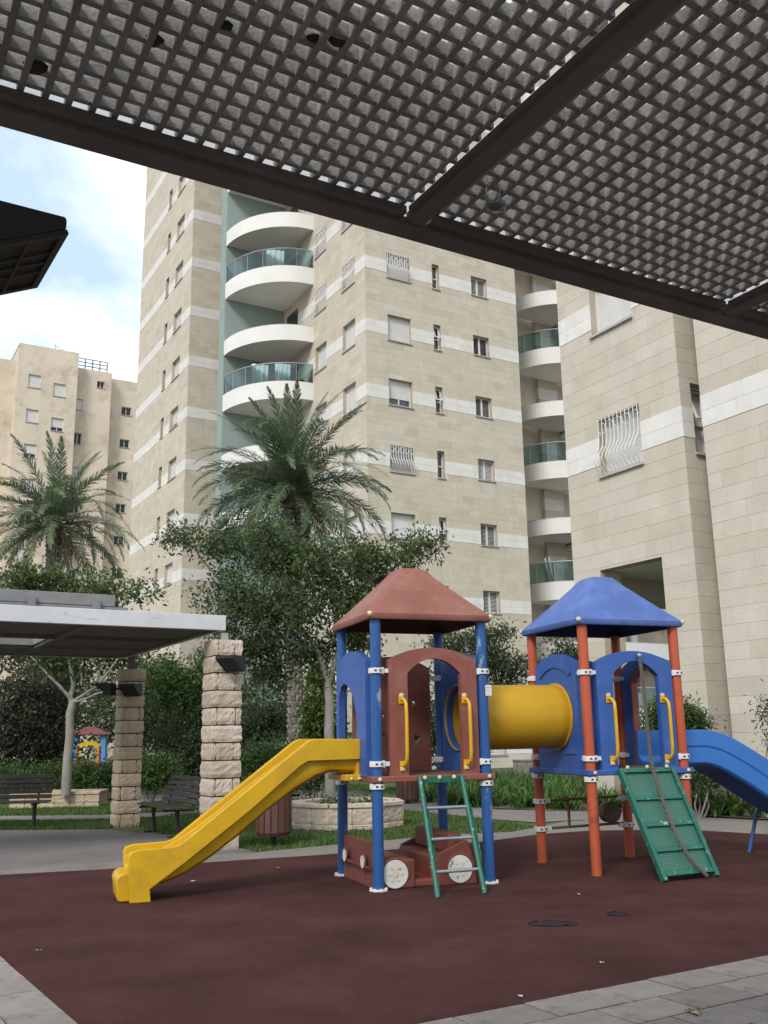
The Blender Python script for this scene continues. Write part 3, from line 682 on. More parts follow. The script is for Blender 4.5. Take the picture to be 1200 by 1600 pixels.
def tower_unit(ox, mpost, mroof, mpan, munder, mdeck):
    posts = []
    for (px, py) in ((0,0),(S,0),(0,S),(S,S)):
        x, y = ox+px, py
        post = MB().tube([(x, y, GZ), (x, y, 1.0), (x, y, 2.70)], .057, 18).build('post', mpost, PS, smooth=40)
        dirs = [0 if px == 0 else math.pi, math.pi/2 if py == 0 else -math.pi/2]
        for z in (2.155, 1.225): clamp(post, x, y, z, dirs)
        clamp(post, x, y, 1.008, ())
        posts.append(post)
    d = MB(); d.box(ox-.075, ox+S+.075, -.085, S+.085, 1.045, 1.107); deck = d.build('deck', mdeck, PS, bevel=.01)
    t_ = MB(); t_.box(ox+.06, ox+S-.06, .06, S-.06, 1.108, 1.115); t_.build('deck_floor', m_deck, deck)
    b = MB()
    for px in (0, S):
        for py in (-.09, S+.09): b.ball((ox+px, py, 1.076), .023, 8)
    b.build('bolt_caps', m_cap, deck, smooth=60, kind='stuff')
    # roof: moulded pyramid with a lip
    rings = [(.695, 2.683), (.705, 2.70), (.705, 2.745), (.69, 2.762), (.52, 2.932), (.37, 3.088), (.25, 3.215), (.19, 3.287), (.155, 3.318), (.10, 3.333), (.0, 3.336)]
    c = (ox+S/2, S/2); vs = []; fs = []; rr3 = .07
    def ring(h, z):
        q = []; rad = min(rr3, h*.35)
        for (sx, sy) in ((-1,-1),(1,-1),(1,1),(-1,1)):
            a0 = math.atan2(sy, sx)
            for k in range(4):
                a = a0 - math.pi/4 + (math.pi/2)*k/3
                q.append((c[0]+sx*(h-rad)+rad*math.cos(a), c[1]+sy*(h-rad)+rad*math.sin(a), z))
        return q
    n = 16
    for h, z in rings: vs += ring(max(h, .004), z)
    nr = len(rings)
    inner = [(.66, 2.684), (.65, 2.74), (.34, 3.06), (.1, 3.24)]
    for h, z in inner: vs += ring(h, z)
    for r_ in range(nr-1): fs += [(r_*n+k, r_*n+(k+1) % n, (r_+1)*n+(k+1) % n, (r_+1)*n+k) for k in range(n)]
    roof = MB().add(vs, fs).build('roof', mroof, PS, smooth=35)
    ib = MB(); fi = []
    vi = vs[:n] + vs[nr*n:]
    for r_ in range(4): fi += [(r_*n+k, r_*n+(k+1) % n, (r_+1)*n+(k+1) % n, (r_+1)*n+k) for k in range(n)]
    fi.append(tuple(4*n+k for k in range(n)))
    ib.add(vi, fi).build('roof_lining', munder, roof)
    b = MB()
    for sx in (-1, 1):
        for sy in (-1, 1): b.ball((c[0]+sx*.685, c[1]+sy*.685, 2.735), .03, 8)
    b.build('corner_caps', m_cap, roof, smooth=60, kind='stuff')
    return posts, deck
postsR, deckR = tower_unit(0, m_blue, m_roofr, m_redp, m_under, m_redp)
postsB, deckB = tower_unit(OFF, m_orange, m_roofb, m_bluep, m_underb_shade, m_bluep)
def handle(panel, ox, x, z0, z1, y):
    pts = [(ox+x, y, z0), (ox+x+.012, y-.05, z0+.012), (ox+x+.02, y-.085, z0+.06), (ox+x+.02, y-.095, z0+.14), (ox+x+.02, y-.095, z1-.14), (ox+x+.02, y-.085, z1-.05), (ox+x+.012, y-.05, z1-.01), (ox+x, y, z1)]
    MB().tube(pts, .019, 10).build('handle', m_yelh, panel, smooth=50)
    for z, zb_ in ((z0, z0-.025), (z1, z1+.035)):
        b = MB(); b.ball((ox+x, y-.012, zb_), .026, 8, (1, .6, 1)); b.build('bolt_cap', m_cap, panel, smooth=40)
        MB().box(ox+x-.03, ox+x+.03, y-.012, y-.001, z-.05, z+.05).build('handle_bracket', m_yelh, panel, bevel=.004)
# front arches with grab handles
for ox, mp in ((0, m_redp), (OFF, m_bluep)):
    g = arch_gate('arch_panel', lambda u, v, d, ox=ox: (ox+u, d, v), mp, -.03, .04, z0=1.10)
    for hx in (.262, .968): handle(g, ox, hx, 1.20, 1.87, -.03)
# rear panels with cut-out eyes
def circ(cx, cy, r, n=10): return [(cx+r*math.cos(2*math.pi*i/n), cy+r*math.sin(2*math.pi*i/n)) for i in range(n)]
tri = lambda x, y, s, f=1: [(x, y-s), (x+s*1.3*f, y+s*.2), (x+.1*s*f, y+s)]
for ox, mp in ((0, m_redp), (OFF, m_bluep)):
    o_ = archpts(.13, 1.07, 1.10, 2.27, 2.40)
    hs_ = [tri(.83, 1.87, .06), tri(.86, 1.46, .07, 1), tri(.42, 1.87, .05), tri(.46, 1.72, .045), tri(.44, 1.50, .06)]
    MB().prism(o_, lambda u, v, d, ox=ox: (ox+u, S+d, v), -.03, .04, holes=hs_).build('rear_panel', mp, PS, smooth=30, bevel=.008)
# side panels: slide exits (left of the red tower, right of the blue one) and tunnel walls
key = [(.38,1.10),(.38,1.42),(.42,1.47),(.42,1.53),(.385,1.60),(.43,1.76),(.53,1.92),(.68,2.03),(.84,2.07),(.97,2.03),(1.04,1.92),(1.05,1.78),(1.05,1.10)]
MB().prism(archpts(.10,1.14,1.10,2.27,2.40) + key[::-1], lambda u, v, d: (d, u, v), -.085, -.005).build('slide_arch_panel', m_bluep, PS, smooth=30, bevel=.012)
arch_gate('slide_arch_panel', lambda u, v, d: (OFF+S+d, u, v), m_bluep, -.005, .075, z0=1.10)
b = MB(); tr = archpts(.345, .928, 1.11, 2.12, 2.278); tr2 = archpts(.375, .898, 1.11, 2.09, 2.245, rev=True)
b.prism(tr+tr2, lambda u, v, d: (OFF+S+d, u, v), -.012, .08); b.build('arch_trim', m_redp, PS, bevel=.006)
for x0, sgn in ((S, 1), (OFF, -1)):
    o_ = archpts(.13, 1.07, 1.06, 2.27, 2.40)
    pn = MB().prism(o_, lambda u, v, d, x0=x0, sgn=sgn: (x0+d*sgn, u, v), -.03, .045, holes=[circ(.6, 1.69, .335, 28)]).build('tunnel_panel', m_bluep, PS, smooth=30, bevel=.008)
    rz_ = archpts(.22, .98, 2.0, 2.17, 2.29)[1:-1]; rz2 = archpts(.26, .94, 2.0, 2.13, 2.245)[1:-1]
    MB().prism(rz_+rz2[::-1], lambda u, v, d, x0=x0, sgn=sgn: (x0+d*sgn, u, v), .0455, .06).build('moulded_arch', m_bluep, pn, bevel=.005)
    b = MB()
    for (y0, y1, z0, z1) in ((.2, 1.0, 1.27, 1.285),):
        b.prism([(y0,z0),(y1,z0),(y1,z1),(y0,z1)], lambda u, v, d, x0=x0, sgn=sgn: (x0+d*sgn, u, v), .0455, .056)
    b.build('moulded_rib', m_bluep, pn)
# tunnel: perforated tube with flanges
def tube_mesh(x0, x1, cy, cz, r, n=48, seg=6):
    vs = []; fs = []; uvs = []
    for i in range(seg+1):
        for k in range(n): a = 2*math.pi*k/n; vs.append((x0+(x1-x0)*i/seg, cy+r*math.cos(a), cz+r*math.sin(a)))
    for i in range(seg):
        for k in range(n):
            fs.append((i*n+k, i*n+(k+1) % n, (i+1)*n+(k+1) % n, (i+1)*n+k))
            u0, u1 = (x1-x0)*i/seg, (x1-x0)*(i+1)/seg; v0, v1 = 2*math.pi*r*k/n, 2*math.pi*r*(k+1)/n
            uvs += [(u0,v0),(u0,v1),(u1,v1),(u1,v0)]
    me = bpy.data.meshes.new('tunnel'); me.from_pydata(vs, [], fs); me.polygons.foreach_set('use_smooth', [True]*len(fs))
    ul_ = me.uv_layers.new(name='UVMap'); ul_.data.foreach_set('uv', [c for p_ in uvs for c in p_]); me.materials.append(m_tube)
    return link('tunnel', me, PS)
tun = tube_mesh(S-.05, OFF+.05, .6, 1.69, .358)
sd = tun.modifiers.new('wall', 'SOLIDIFY'); sd.thickness = .006
for x in (S+.05, OFF-.075):
    pts = []; n = 40
    for (dx2, r_) in ((0,.352),(0,.378),(.025,.378),(.025,.352)): pts += [(x+dx2, .6+r_*math.cos(2*math.pi*k/n), 1.69+r_*math.sin(2*math.pi*k/n)) for k in range(n)]
    MB().add(pts, [(r_*n+k, r_*n+(k+1) % n, ((r_+1) % 4)*n+(k+1) % n, ((r_+1) % 4)*n+k) for r_ in range(4) for k in range(n)]).build('tunnel_flange', m_yel, tun, smooth=40)
# yellow slide
slide = bpy.data.objects.new('yellow_slide', None); COL.objects.link(slide); slide.parent = PS
rail_poly = [(-.08,1.475),(-.58,1.483),(-.64,1.462),(-1.90,.515),(-1.96,.498),(-2.28,.488),(-2.355,.468),(-2.375,.42),(-2.345,GZ),(-2.15,GZ),(-2.165,.135),(-1.87,.335),(-1.2,.825),(-.70,1.232),(-.64,1.265),(-.08,1.272)]
for y0 in (.285, .835):
    MB().prism(rail_poly, lambda u, v, d: (u, d, v), y0, y0+.085).build('side_rail', m_yel, slide, smooth=30, bevel=.018)
def smoothpath(P, it=2):
    P = [Vector(p) for p in P]
    for _ in range(it):
        Q = [P[0]]
        for i in range(len(P)-1): Q += [P[i].lerp(P[i+1], .25), P[i].lerp(P[i+1], .75)]
        Q.append(P[-1]); P = Q
    return [tuple(p) for p in P]
sec = [(.345,.13),(.345,-.04),(.37,-.10),(.43,-.13),(.77,-.13),(.83,-.10),(.855,-.04),(.855,.13),(.815,.13),(.80,.03),(.755,0),(.445,0),(.40,.03),(.385,.13)]
path = smoothpath([(-.06,1.27),(-.62,1.27),(-1.86,.30),(-2.36,.275)], 2)
MB().sweep(path, sec, ID).build('chute', m_yel, slide, smooth=35, bevel=.006)
lip = [(-2.33,.275),(-2.40,.285),(-2.455,.262),(-2.475,.215),(-2.465,.15),(-2.455,.05),(-2.43,GZ+.002),(-2.30,GZ+.002),(-2.30,.2)]
MB().prism(lip, lambda u, v, d: (u, d, v), .36, .845).build('exit_lip', m_yel, slide, smooth=40, bevel=.03)
b = MB(); b.box(-.115, -.078, .32, .90, 1.055, 1.29); b.build('mounting_plate', m_yel, slide, bevel=.008)
b = MB(); [b.ball((-.08-.05*0-.0, .30-.015, 1.075), .018)]; [b.ball((x, .275, 1.078), .02, 8) for x in (-.10, -.18)]; b.build('bolt_caps', m_cap, slide, smooth=60, kind='stuff')
b = MB(); b.box(-.25, -.08, .27, .93, 1.055, 1.12); b.build('slide_bracket', m_yel, slide, bevel=.01)
# blue wave slide
bs = bpy.data.objects.new('blue_slide', None); COL.objects.link(bs); bs.parent = PS
sec2 = [(.285,.385),(.285,.20),(.297,.19),(.297,.01),(.33,-.02),(.87,-.02),(.903,.01),(.903,.19),(.915,.20),(.915,.385),(.862,.385),(.85,.08),(.80,.03),(.40,.03),(.35,.08),(.338,.385)]
path2 = smoothpath([(1.2,1.13),(1.55,1.13),(1.85,1.13),(2.25,.93),(2.62,.71),(2.95,.52),(3.3,.38),(3.65,.33),(3.9,.32)], 2)
MB().sweep([(OFF+a, c) for a, c in path2], sec2, ID).build('chute', m_bslide, bs, smooth=35, bevel=.008)
MB().tube([(OFF+2.715, .9, GZ), (OFF+2.93, .9, .60)], .024, 10).build('support_leg', m_blue, bs, smooth=40)
MB().tube([(OFF+2.715, .3, GZ), (OFF+2.93, .3, .60)], .024, 10).build('support_leg', m_blue, bs, smooth=40)
MB().tube([(OFF+3.8, .6, GZ), (OFF+3.8, .6, .32)], .04, 10).build('support_leg', m_blue, bs, smooth=40)
# ladder
lad = bpy.data.objects.new('ladder', None); COL.objects.link(lad); lad.parent = PS
TL, TR, BL, BR = Vector((.415,-.115,1.085)), Vector((.875,-.115,1.085)), Vector((.372,-.62,GZ)), Vector((.868,-.585,GZ))
for a, c in ((TL, BL), (TR, BR)): MB().tube([a, a.lerp(c, .5), c], .026, 12).build('stringer', m_green, lad, smooth=40)
for f_ in (.27, .535, .80): MB().tube([TL.lerp(BL, f_), TR.lerp(BR, f_)], .017, 10).build('rung', m_steel, lad, smooth=40)
for a, c, sx in ((TL, BL, .05), (TR, BR, .055)):
    p0, p1 = a.lerp(c, .26), a.lerp(c, .76); q = Vector((sx, .05, .0))
    MB().tube([p0, p0+q*.8+Vector((0,0,.0)), p0.lerp(p1, .12)+q, p0.lerp(p1, .9)+q, p1+q*.3], .013, 8).build('guard_rail', m_green, lad, smooth=40)
b = MB(); b.box(.40, .90, -.11, -.087, 1.03, 1.10); pl = b.build('ladder_plate', m_green, lad, bevel=.004)
b = MB(); [b.ball((x, -.115, 1.082), .024, 8) for x in (.47, .63, .79)]; b.build('bolt_caps', m_cap, lad, smooth=60, kind='stuff')
# climbing ramp
ramp = bpy.data.objects.new('climbing_ramp', None); COL.objects.link(ramp); ramp.parent = PS
TL, TR, BL, BR = [Vector((OFF+x, y, z)) for x, y, z in ((.295,-.11,1.105),(.955,-.11,1.105),(.335,-.715,GZ+.03),(1.035,-.62,GZ+.03))]
nrm = (TR-TL).cross(BL-TL).normalized();  nrm = nrm if nrm.y < 0 else -nrm
def beam(a, c, w_, h_, name, m, parent, up):
    t_ = (c-a).normalized(); s_ = t_.cross(up).normalized(); u_ = s_.cross(t_)
    vs = []
    for p_ in (a, c):
        for i, j in ((-1,-1),(1,-1),(1,1),(-1,1)): vs.append(p_ + s_*(i*w_/2) + u_*(j*h_/2))
    return MB().add(vs, [(0,1,2,3),(7,6,5,4),(0,1,5,4),(1,2,6,5),(2,3,7,6),(3,0,4,7)]).build(name, m, parent, bevel=.004)
beam(TL, BL+(BL-TL)*.02, .045, .07, 'side_frame', m_green, ramp, nrm); beam(TR, BR+(BR-TR)*.02, .045, .07, 'side_frame', m_green, ramp, nrm)
fr_ = [0.02, .285, .53, .755, .965]
for f_ in fr_:
    k = .022/ (TR-TL).length
    beam(TL.lerp(BL, f_).lerp(TR.lerp(BR, f_), k+.015), TL.lerp(BL, f_).lerp(TR.lerp(BR, f_), 1-k-.015), .05, .05 if f_ not in (0.02, .965) else .06, 'cross_bar', m_green, ramp, nrm)
for i in range(4):
    f0, f1 = fr_[i]+.012, fr_[i+1]-.012
    A_, B_, C_, D_ = TL.lerp(BL, f0), TR.lerp(BR, f0), TR.lerp(BR, f1), TL.lerp(BL, f1)
    me = bpy.data.meshes.new('mesh_panel'); me.from_pydata([tuple(p_-nrm*.008) for p_ in (A_, B_, C_, D_)], [], [(0,1,2,3)])
    ul_ = me.uv_layers.new(name='UVMap'); ww, hh_ = (B_-A_).length, (D_-A_).length; ul_.data.foreach_set('uv', [0,0,ww,0,ww,hh_,0,hh_]); me.materials.append(m_mesh)
    o = link('mesh_panel', me, ramp); sd = o.modifiers.new('t', 'SOLIDIFY'); sd.thickness = .004
b = MB(); [b.ball(TL.lerp(TR, f_)+nrm*.04, .024, 8) for f_ in (.12, .5, .88)]; b.build('bolt_caps', m_cap, ramp, smooth=60, kind='stuff')
# rear rails with a play drum under the blue tower
rr = bpy.data.objects.new('low_rail', None); COL.objects.link(rr); rr.parent = PS
m_rust = mat('worn_rail_paint', (.13,.085,.03), .7, .3, 8, .2)
for z in (.715, .40):
    MB().tube([(OFF+.06, S, z), (OFF+S-.06, S, z+.02)], .016, 8).build('rail_bar', m_rust, rr, smooth=40)
MB().tube([(OFF+.385, S, .40), (OFF+.385, S, .71)], .018, 8).build('rail_upright', m_rust, rr, smooth=40)
m_drum = mat('faded_drum', (.10,.06,.045), .7, .35, 6, .3)
MB().tube([(OFF+.95, S-.07, .555), (OFF+.95, S+.07, .555)], .125, 20).build('play_drum', m_drum, rr, smooth=40, bevel=.008)
for i in (2, 3):
    for z in (.715, .40): clamp(postsB[i], OFF+(0 if i == 2 else S), S, z, 0 if i == 2 else math.pi)
for p_, (x, y) in zip(postsR, ((0,0),(S,0),(0,S),(S,S))):       # scalloped white foot collars
    b = MB(); n = 20
    b.tube([(x, y, GZ+.001), (x, y, GZ+.02)], .088, n)
    for k in range(8): b.box(.07, .092, -.012, .012, -.012, .018, m=Matrix.Translation((x, y, GZ+.012)) @ Matrix.Rotation(2*math.pi*k/8, 4, 'Z'))
    b.build('foot_collar', m_wht, p_, bevel=.003)
# small notice sticker on the right blue post
st = MB(); st.box(S-.0+.005, S+.075, -.062, -.0585, 1.90, 2.01); so_ = st.build('sticker', m_wht, postsR[1])
b = MB()
for k in range(4): b.box(S+.014, S+.014+(.05 if k < 3 else .03), -.0632, -.0622, 1.985-k*.022, 1.989-k*.022)
b.build('sticker_print', mat('print_grey', (.25,.25,.26), .7), postsR[1], kind='stuff')

# hanging rope over the ramp
LP = lambda x, y, z: PO + PX*x + PY*y + Vector((0,0,z))
rp = [(OFF+.69,-.06,2.33),(OFF+.685,-.10,2.0),(OFF+.675,-.13,1.6),(OFF+.665,-.16,1.22),(OFF+.66,-.23,1.0),(OFF+.665,-.36,.72),(OFF+.67,-.48,.50),(OFF+.69,-.57,.34),(OFF+.735,-.64,.21),(OFF+.80,-.69,.12),(OFF+.855,-.72,.05)]
rp = [tuple(p_) for p_ in smoothpath([Vector(q) for q in rp], 2)]
rope = thing('climbing_rope', 'brown twisted rope hanging from the blue arch down over the green ramp', 'rope', PO, PA)
pts = [Vector(p_) for p_ in rp]
# three twisted strands
L_ = 0; dense = []
for i in range(len(pts)-1):
    m_ = max(2, int((pts[i+1]-pts[i]).length/.012))
    for k in range(m_): dense.append(pts[i].lerp(pts[i+1], k/m_))
for s_ in range(3):
    q = []
    for i, p_ in enumerate(dense):
        a = i*.45 + s_*2.094; q.append(p_ + Vector((math.cos(a)*.011, math.sin(a)*.009, 0)))
    MB().tube(q[::2], .0125, 6).build('strand', m_rope, rope, smooth=50)
b = MB(); b.ball((OFF+.69,-.055,2.345), .032, 10); b.build('knot', m_steel, rope, smooth=60)

# moulded toy car under the red tower
m_car = mat('faded_red_plastic', (.155,.042,.03), .55, .16, 3, .1, 100, speck=((.20,.075,.06), 5, .55, .75))
m_disc = mat('worn_white_disc', (.58,.57,.54), .6, .1, 8, speck=((.10,.10,.10), 9, .60, .64))
car = thing('toy_car', 'faded red moulded toy car with white wheel discs under the red roofed tower', 'play car', PO, PA)
body = MB()
body.prism([(.10,GZ),(1.12,GZ),(1.12,.455),(.10,.47)], lambda u, v, d: (d + .03*((u-.6)/.5)**2, u, v), -.05, .02)
nose = body.build('front_panel', m_car, car, bevel=.015)
MB().box(-.065, -.048, .10, 1.12, .215, .235).build('moulded_seam', m_car, nose)
MB().box(.02, .40, .03, .09, GZ, .30).build('front_wing', m_car, car, bevel=.02)
MB().box(.02, .40, 1.06, 1.12, GZ, .30).build('front_wing', m_car, car, bevel=.02)
MB().box(.022, .39, .092, 1.058, .235, .298).build('bonnet', m_car, car, bevel=.015)
MB().box(.39, .66, .05, 1.10, GZ, .10).build('floor', m_car, car, bevel=.02)
q_ = MB(); q_.prism([(.64,GZ),(1.08,GZ),(1.05,.235),(1.00,.43),(.96,.455),(.72,.36),(.64,.33)], lambda u, v, d: (u, d, v), .03, .09); q_.build('rear_wing', m_car, car, bevel=.015)
q_ = MB(); q_.prism([(.64,GZ),(1.08,GZ),(1.05,.235),(1.00,.43),(.96,.455),(.72,.36),(.64,.33)], lambda u, v, d: (u, d, v), 1.06, 1.12); q_.build('rear_wing', m_car, car, bevel=.015)
MB().box(.60, .86, .092, 1.058, GZ, .315).build('seat', m_car, car, bevel=.025)
MB().box(.79, .95, .095, 1.055, .315, .52).build('seat_back', m_car, car, bevel=.03)
MB().box(.95, 1.04, .092, 1.058, GZ, .40).build('rear_panel', m_car, car, bevel=.02)
for cx, cz, r_ in ((.185,.165,.135),(.885,.175,.135)):
    wh = MB().tube([(cx, .029, cz), (cx, .016, cz)], r_, 28).build('wheel_disc', m_disc, car, bevel=.004)
    MB().tube([(cx+(r_+.012)*math.cos(math.pi*k/12-.3), .022, cz+(r_+.012)*math.sin(math.pi*k/12-.3)) for k in range(15)], .010, 6).build('wheel_arch', m_car, wh, smooth=50)
    hb = MB()
    for k in range(6): hb.tube([(cx+.065*math.cos(k*1.047), .0155, cz+.065*math.sin(k*1.047)), (cx+.065*math.cos(k*1.047), .010, cz+.065*math.sin(k*1.047))], .015, 8)
    hb.tube([(cx, .0155, cz), (cx, .008, cz)], .028, 12); hb.build('hub', m_cap, wh)
for cy in (.30, .92):
    hl = MB().tube([(-.046, cy, .265), (-.072, cy, .265)], .062, 20).build('headlight', m_disc, car, bevel=.004)
    MB().tube([(-.06, cy+.072*math.cos(a*.45), .265+.072*math.sin(a*.45)) for a in range(15)], .012, 6).build('headlight_ring', m_car, hl, smooth=50)
# ---------------------------------------------------------------- pergolas
m_beam = mat('weathered_steel_paint', (.13,.112,.104), .75, .25, 2.5, .25, 40, speck=((.11,.095,.085), 5, .52, .68))
m_fascia = mat('white_fascia_paint', (.57,.58,.59), .6, .07, 3, .1, 40, speck=((.36,.36,.35), 7, .60, .70), streak=(.5,.5,2.2))
m_slat = mat('weathered_lattice_wood', (.19,.178,.168), .85, .2, 6, .3, 60, attr=(.27,.255,.24))
m_slat_far = mat('far_lattice_wood', (.13,.115,.105), .85, .2, 6)
m_timber = mat('grey_timber', (.22,.22,.225), .8, .15, 3, .2, 30)
PG = Vector((.014, 2.708, 0))
per = thing('pergola', 'dark lattice pergola overhead with a steel edge beam, nearest the viewer', 'pergola', PG, A30)
X0, X1, Y1 = -5.55, 5.65, -5.9  # unseen bays added behind and sideways to cut low-angle light
cb = [-5.5, -4.11, -2.72, -1.33, .06, 1.45, 2.84, 4.23, 5.6]
b = MB(); b.box(X0, X1, -.080, .0, 3.02, 3.048); b.build('edge_beam', m_beam, per, bevel=.004)
b = MB(); b.box(X0, X1, -.010, .0, 3.0485, 3.22); b.build('fascia', m_fascia, per)
b = MB(); b.box(X0, X1, Y1-.08, Y1, 3.02, 3.27); b.build('edge_beam', m_beam, per, bevel=.006)
for c in cb:
    b = MB(); b.box(c-.03, c+.03, Y1+.001, -.081, 3.025, 3.058); b.build('cross_beam', m_beam, per, bevel=.005)
rnd = random.Random(5)
PITCH_, SW, SH = .0575, .016, .037
def slat_mesh(L_, along_x, var):
    b = MB()
    if along_x: b.box(0, L_, -SW/2, SW/2, 0, SH, var=var)
    else: b.box(-SW/2, SW/2, 0, L_, 0, SH, var=var)
    o = b.build('slat', m_slat); me = o.data; bpy.data.objects.remove(o); return me
ylim0, ylim1 = -.118, -1.92
n_sl = 0
for i in range(len(cb)-1):
    xa, xb = cb[i]+.045, cb[i+1]-.045
    for (ya, yb, own) in ((-.118, -1.46, True), (-1.56, -2.92, False), (-3.02, -4.38, False), (-4.48, -5.88, False)):
        fr = MB()
        for q in ((xa-.0145, xa-.004, yb, ya), (xb+.004, xb+.0145, yb, ya)): fr.box(q[0], q[1], q[2], q[3], 3.04, 3.058)
        fr.box(xa+.001, xb-.001, ya+.004, ya+(.037 if own else .03), 3.036, 3.060); fr.box(xa+.012, xb-.012, yb, yb+.02, 3.055, 3.10)
        fr.build('lattice_frame', m_beam, per)
        individual = own and 2 <= i <= 5
        joined = MB(); nx_ = int((xb-xa-.03)/PITCH_); ny_ = int((ya-yb-.03)/PITCH_)
        off = (xb-xa - nx_*PITCH_)/2
        mx_ = [slat_mesh(xb-xa+.02, True, v) for v in (.1,.5,.9)] if individual else None
        my_ = [slat_mesh(ya-yb+.008, False, v) for v in (.1,.5,.9)] if individual else None
        for k in range(nx_+1):
            x = xa+off+k*PITCH_+rnd.uniform(-.0015,.0015)
            if individual:
                o = bpy.data.objects.new('slat', rnd.choice(my_)); COL.objects.link(o); o.parent = per; o.location = (x, yb+.02, 3.0615+rnd.uniform(-.0006,.0006))
            else: joined.box(x-SW/2, x+SW/2, yb+.02, ya+.028, 3.0615, 3.0615+SH, var=rnd.random())
        for k in range(1, ny_+1):
            y = ya-.017-(k-1)*PITCH_+rnd.uniform(-.0015,.0015)
            if individual:
                o = bpy.data.objects.new('slat', rnd.choice(mx_)); COL.objects.link(o); o.parent = per; o.location = (xa-.010, y, 3.0655+rnd.uniform(-.0006,.0006))
            else: joined.box(xa+.0125, xb-.0125, y-SW/2, y+SW/2, 3.0655, 3.0655+SH, var=rnd.random())
        if joined.f: joined.build('lattice', m_slat, per, kind='stuff')
b = MB(); b.box(X0, X1, -1.55, -1.475, 3.0, 3.024); b.build('purlin', m_beam, per, bevel=.005)
# nests / debris caught in the lattice
m_debris = mat('caught_debris', (.035,.03,.025), .95, .3, 20, .5)
for px, py, s_, wh_ in ((55,104,.032,'leftmost of the clumps'),(240,63,.026,'second from the left'),(530,62,.028,'rightmost of the clumps'),(350,40,.022,'middle one of the five'),(490,60,.02,'small one beside the rightmost')):
    c = gnd(px, py, 3.075); b = MB(); b.ball((0,0,0), s_, 8, (1, .8, .45))
    o = b.build('dry_leaf_clump', m_debris, None, smooth=60); o.location = c
    tag(o, 'dark clump of dead leaves stuck in the overhead lattice, '+wh_, 'debris', 'leaf clumps caught in the lattice')
# loop of wire hanging from the lattice
c = gnd(770, 285, 3.05)
hk = thing('hanging_wire_loop', 'small grey wire loop with a lump hanging from the overhead lattice', 'hook', c, 0)
MB().tube([(.02*math.sin(a), 0, -.03+.035*math.cos(a)) for a in [2*math.pi*k/14 for k in range(15)]], .0022, 6).build('wire_loop', m_steel, hk, smooth=50)
MB().tube([(-.015,0,-.05),(-.022,0,-.08),(.0,0,-.10),(.03,0,-.095),(.036,0,-.07),(.02,0,-.05)], .0025, 6).build('wire_tail', m_steel, hk, smooth=50)
MB().ball((.004,0,-.078), .018, 8, (1.1,.6,.8)).build('lump', mat('grey_lump', (.12,.12,.13), .8, .2, 20), hk, smooth=60)

m_pst = mat('rockface_stone', (.45,.37,.295), .9, .16, 5, .6, 34, attr=(.56,.48,.395), speck=((.30,.225,.155), 6, .55, .75))
m_pst2 = mat('rockface_stone_warm', (.42,.325,.225), .9, .18, 5, .6, 34, attr=(.50,.41,.30), speck=((.31,.23,.145), 6, .52, .75))
m_mortar = mat('dark_mortar', (.10,.075,.055), .95, .2, 8)
def rock_mesh(w_, d_, h_, seed, m, rough=.015):
    """rock-faced block: subdivided box whose sides swell and chip"""
    r_ = random.Random(seed); nx, nz = 6, 5; b = MB(); vs = {}; V = []; F = []
    def vert(i, j, k, ny):
        key = (i, j, k)
        if key in vs: return vs[key]
        u, v, t_ = i/nx, j/ny, k/nz
        x, y, z = -w_/2+w_*u, -d_/2+d_*v, h_*t_
        edge = min(t_, 1-t_)
        sw = (rough*(.1+.9*r_.random()))*(0.2 if edge == 0 else 1) - (.004 if edge == 0 else 0)
        if i in (0, nx): x += (1 if i else -1)*sw
        if j in (0, ny): y += (1 if j else -1)*sw
        if i in (0, nx) and j in (0, ny): x -= (1 if i else -1)*.004; y -= (1 if j else -1)*.004
        vs[key] = len(V); V.append((x, y, z + r_.uniform(-.003, .003))); return vs[key]
    ny = 6
    for k in range(nz):
        for i in range(nx):
            F.append((vert(i,0,k,ny), vert(i+1,0,k,ny), vert(i+1,0,k+1,ny), vert(i,0,k+1,ny))); F.append((vert(i+1,ny,k,ny), vert(i,ny,k,ny), vert(i,ny,k+1,ny), vert(i+1,ny,k+1,ny)))
        for j in range(ny):
            F.append((vert(0,j+1,k,ny), vert(0,j,k,ny), vert(0,j,k+1,ny), vert(0,j+1,k+1,ny))); F.append((vert(nx,j,k,ny), vert(nx,j+1,k,ny), vert(nx,j+1,k+1,ny), vert(nx,j,k+1,ny)))
    for k in (0, nz):
        loop = [vert(i,0,k,ny) for i in range(nx)] + [vert(nx,j,k,ny) for j in range(ny)] + [vert(i,ny,k,ny) for i in range(nx,0,-1)] + [vert(0,j,k,ny) for j in range(ny,0,-1)]
        F.append(tuple(loop))
    b.add(V, F, r_.random()); o = b.build('stone', m); me = o.data; bpy.data.objects.remove(o); return me
def pillar(label, loc, H_, m, seed, w_=.44, rz=A30, n=12, flip=0):
    t = thing('stone_pillar', label, 'pillar', loc, rz, None)
    MB().box(-w_/2+.03, w_/2-.03, -w_/2+.03, w_/2-.03, 0, H_-.03).build('mortar_core', m_mortar, t)
    ch = H_/n; r_ = random.Random(seed)
    for k in range(n):
        z = k*ch; hh = ch-.019
        def put(x, y, ww, dd):
            o = bpy.data.objects.new('stone', rock_mesh(ww, dd, hh, r_.randrange(10**6), m)); COL.objects.link(o); o.parent = t; o.location = (x, y, z+.004)
        if (k+flip) % 2:
            put(r_.uniform(-.006,.006), r_.uniform(-.006,.006), w_+.01, w_+.01)
        else:
            g = .017; a = w_*r_.uniform(.10,.16); c = w_*r_.uniform(.18,.24); mid = w_-a-c-2*g
            put(-w_/2+a/2, 0, a, w_+.004); put(-w_/2+a+g+mid/2, 0, mid, w_+.008); put(w_/2-c/2, 0, c, w_)
    return t
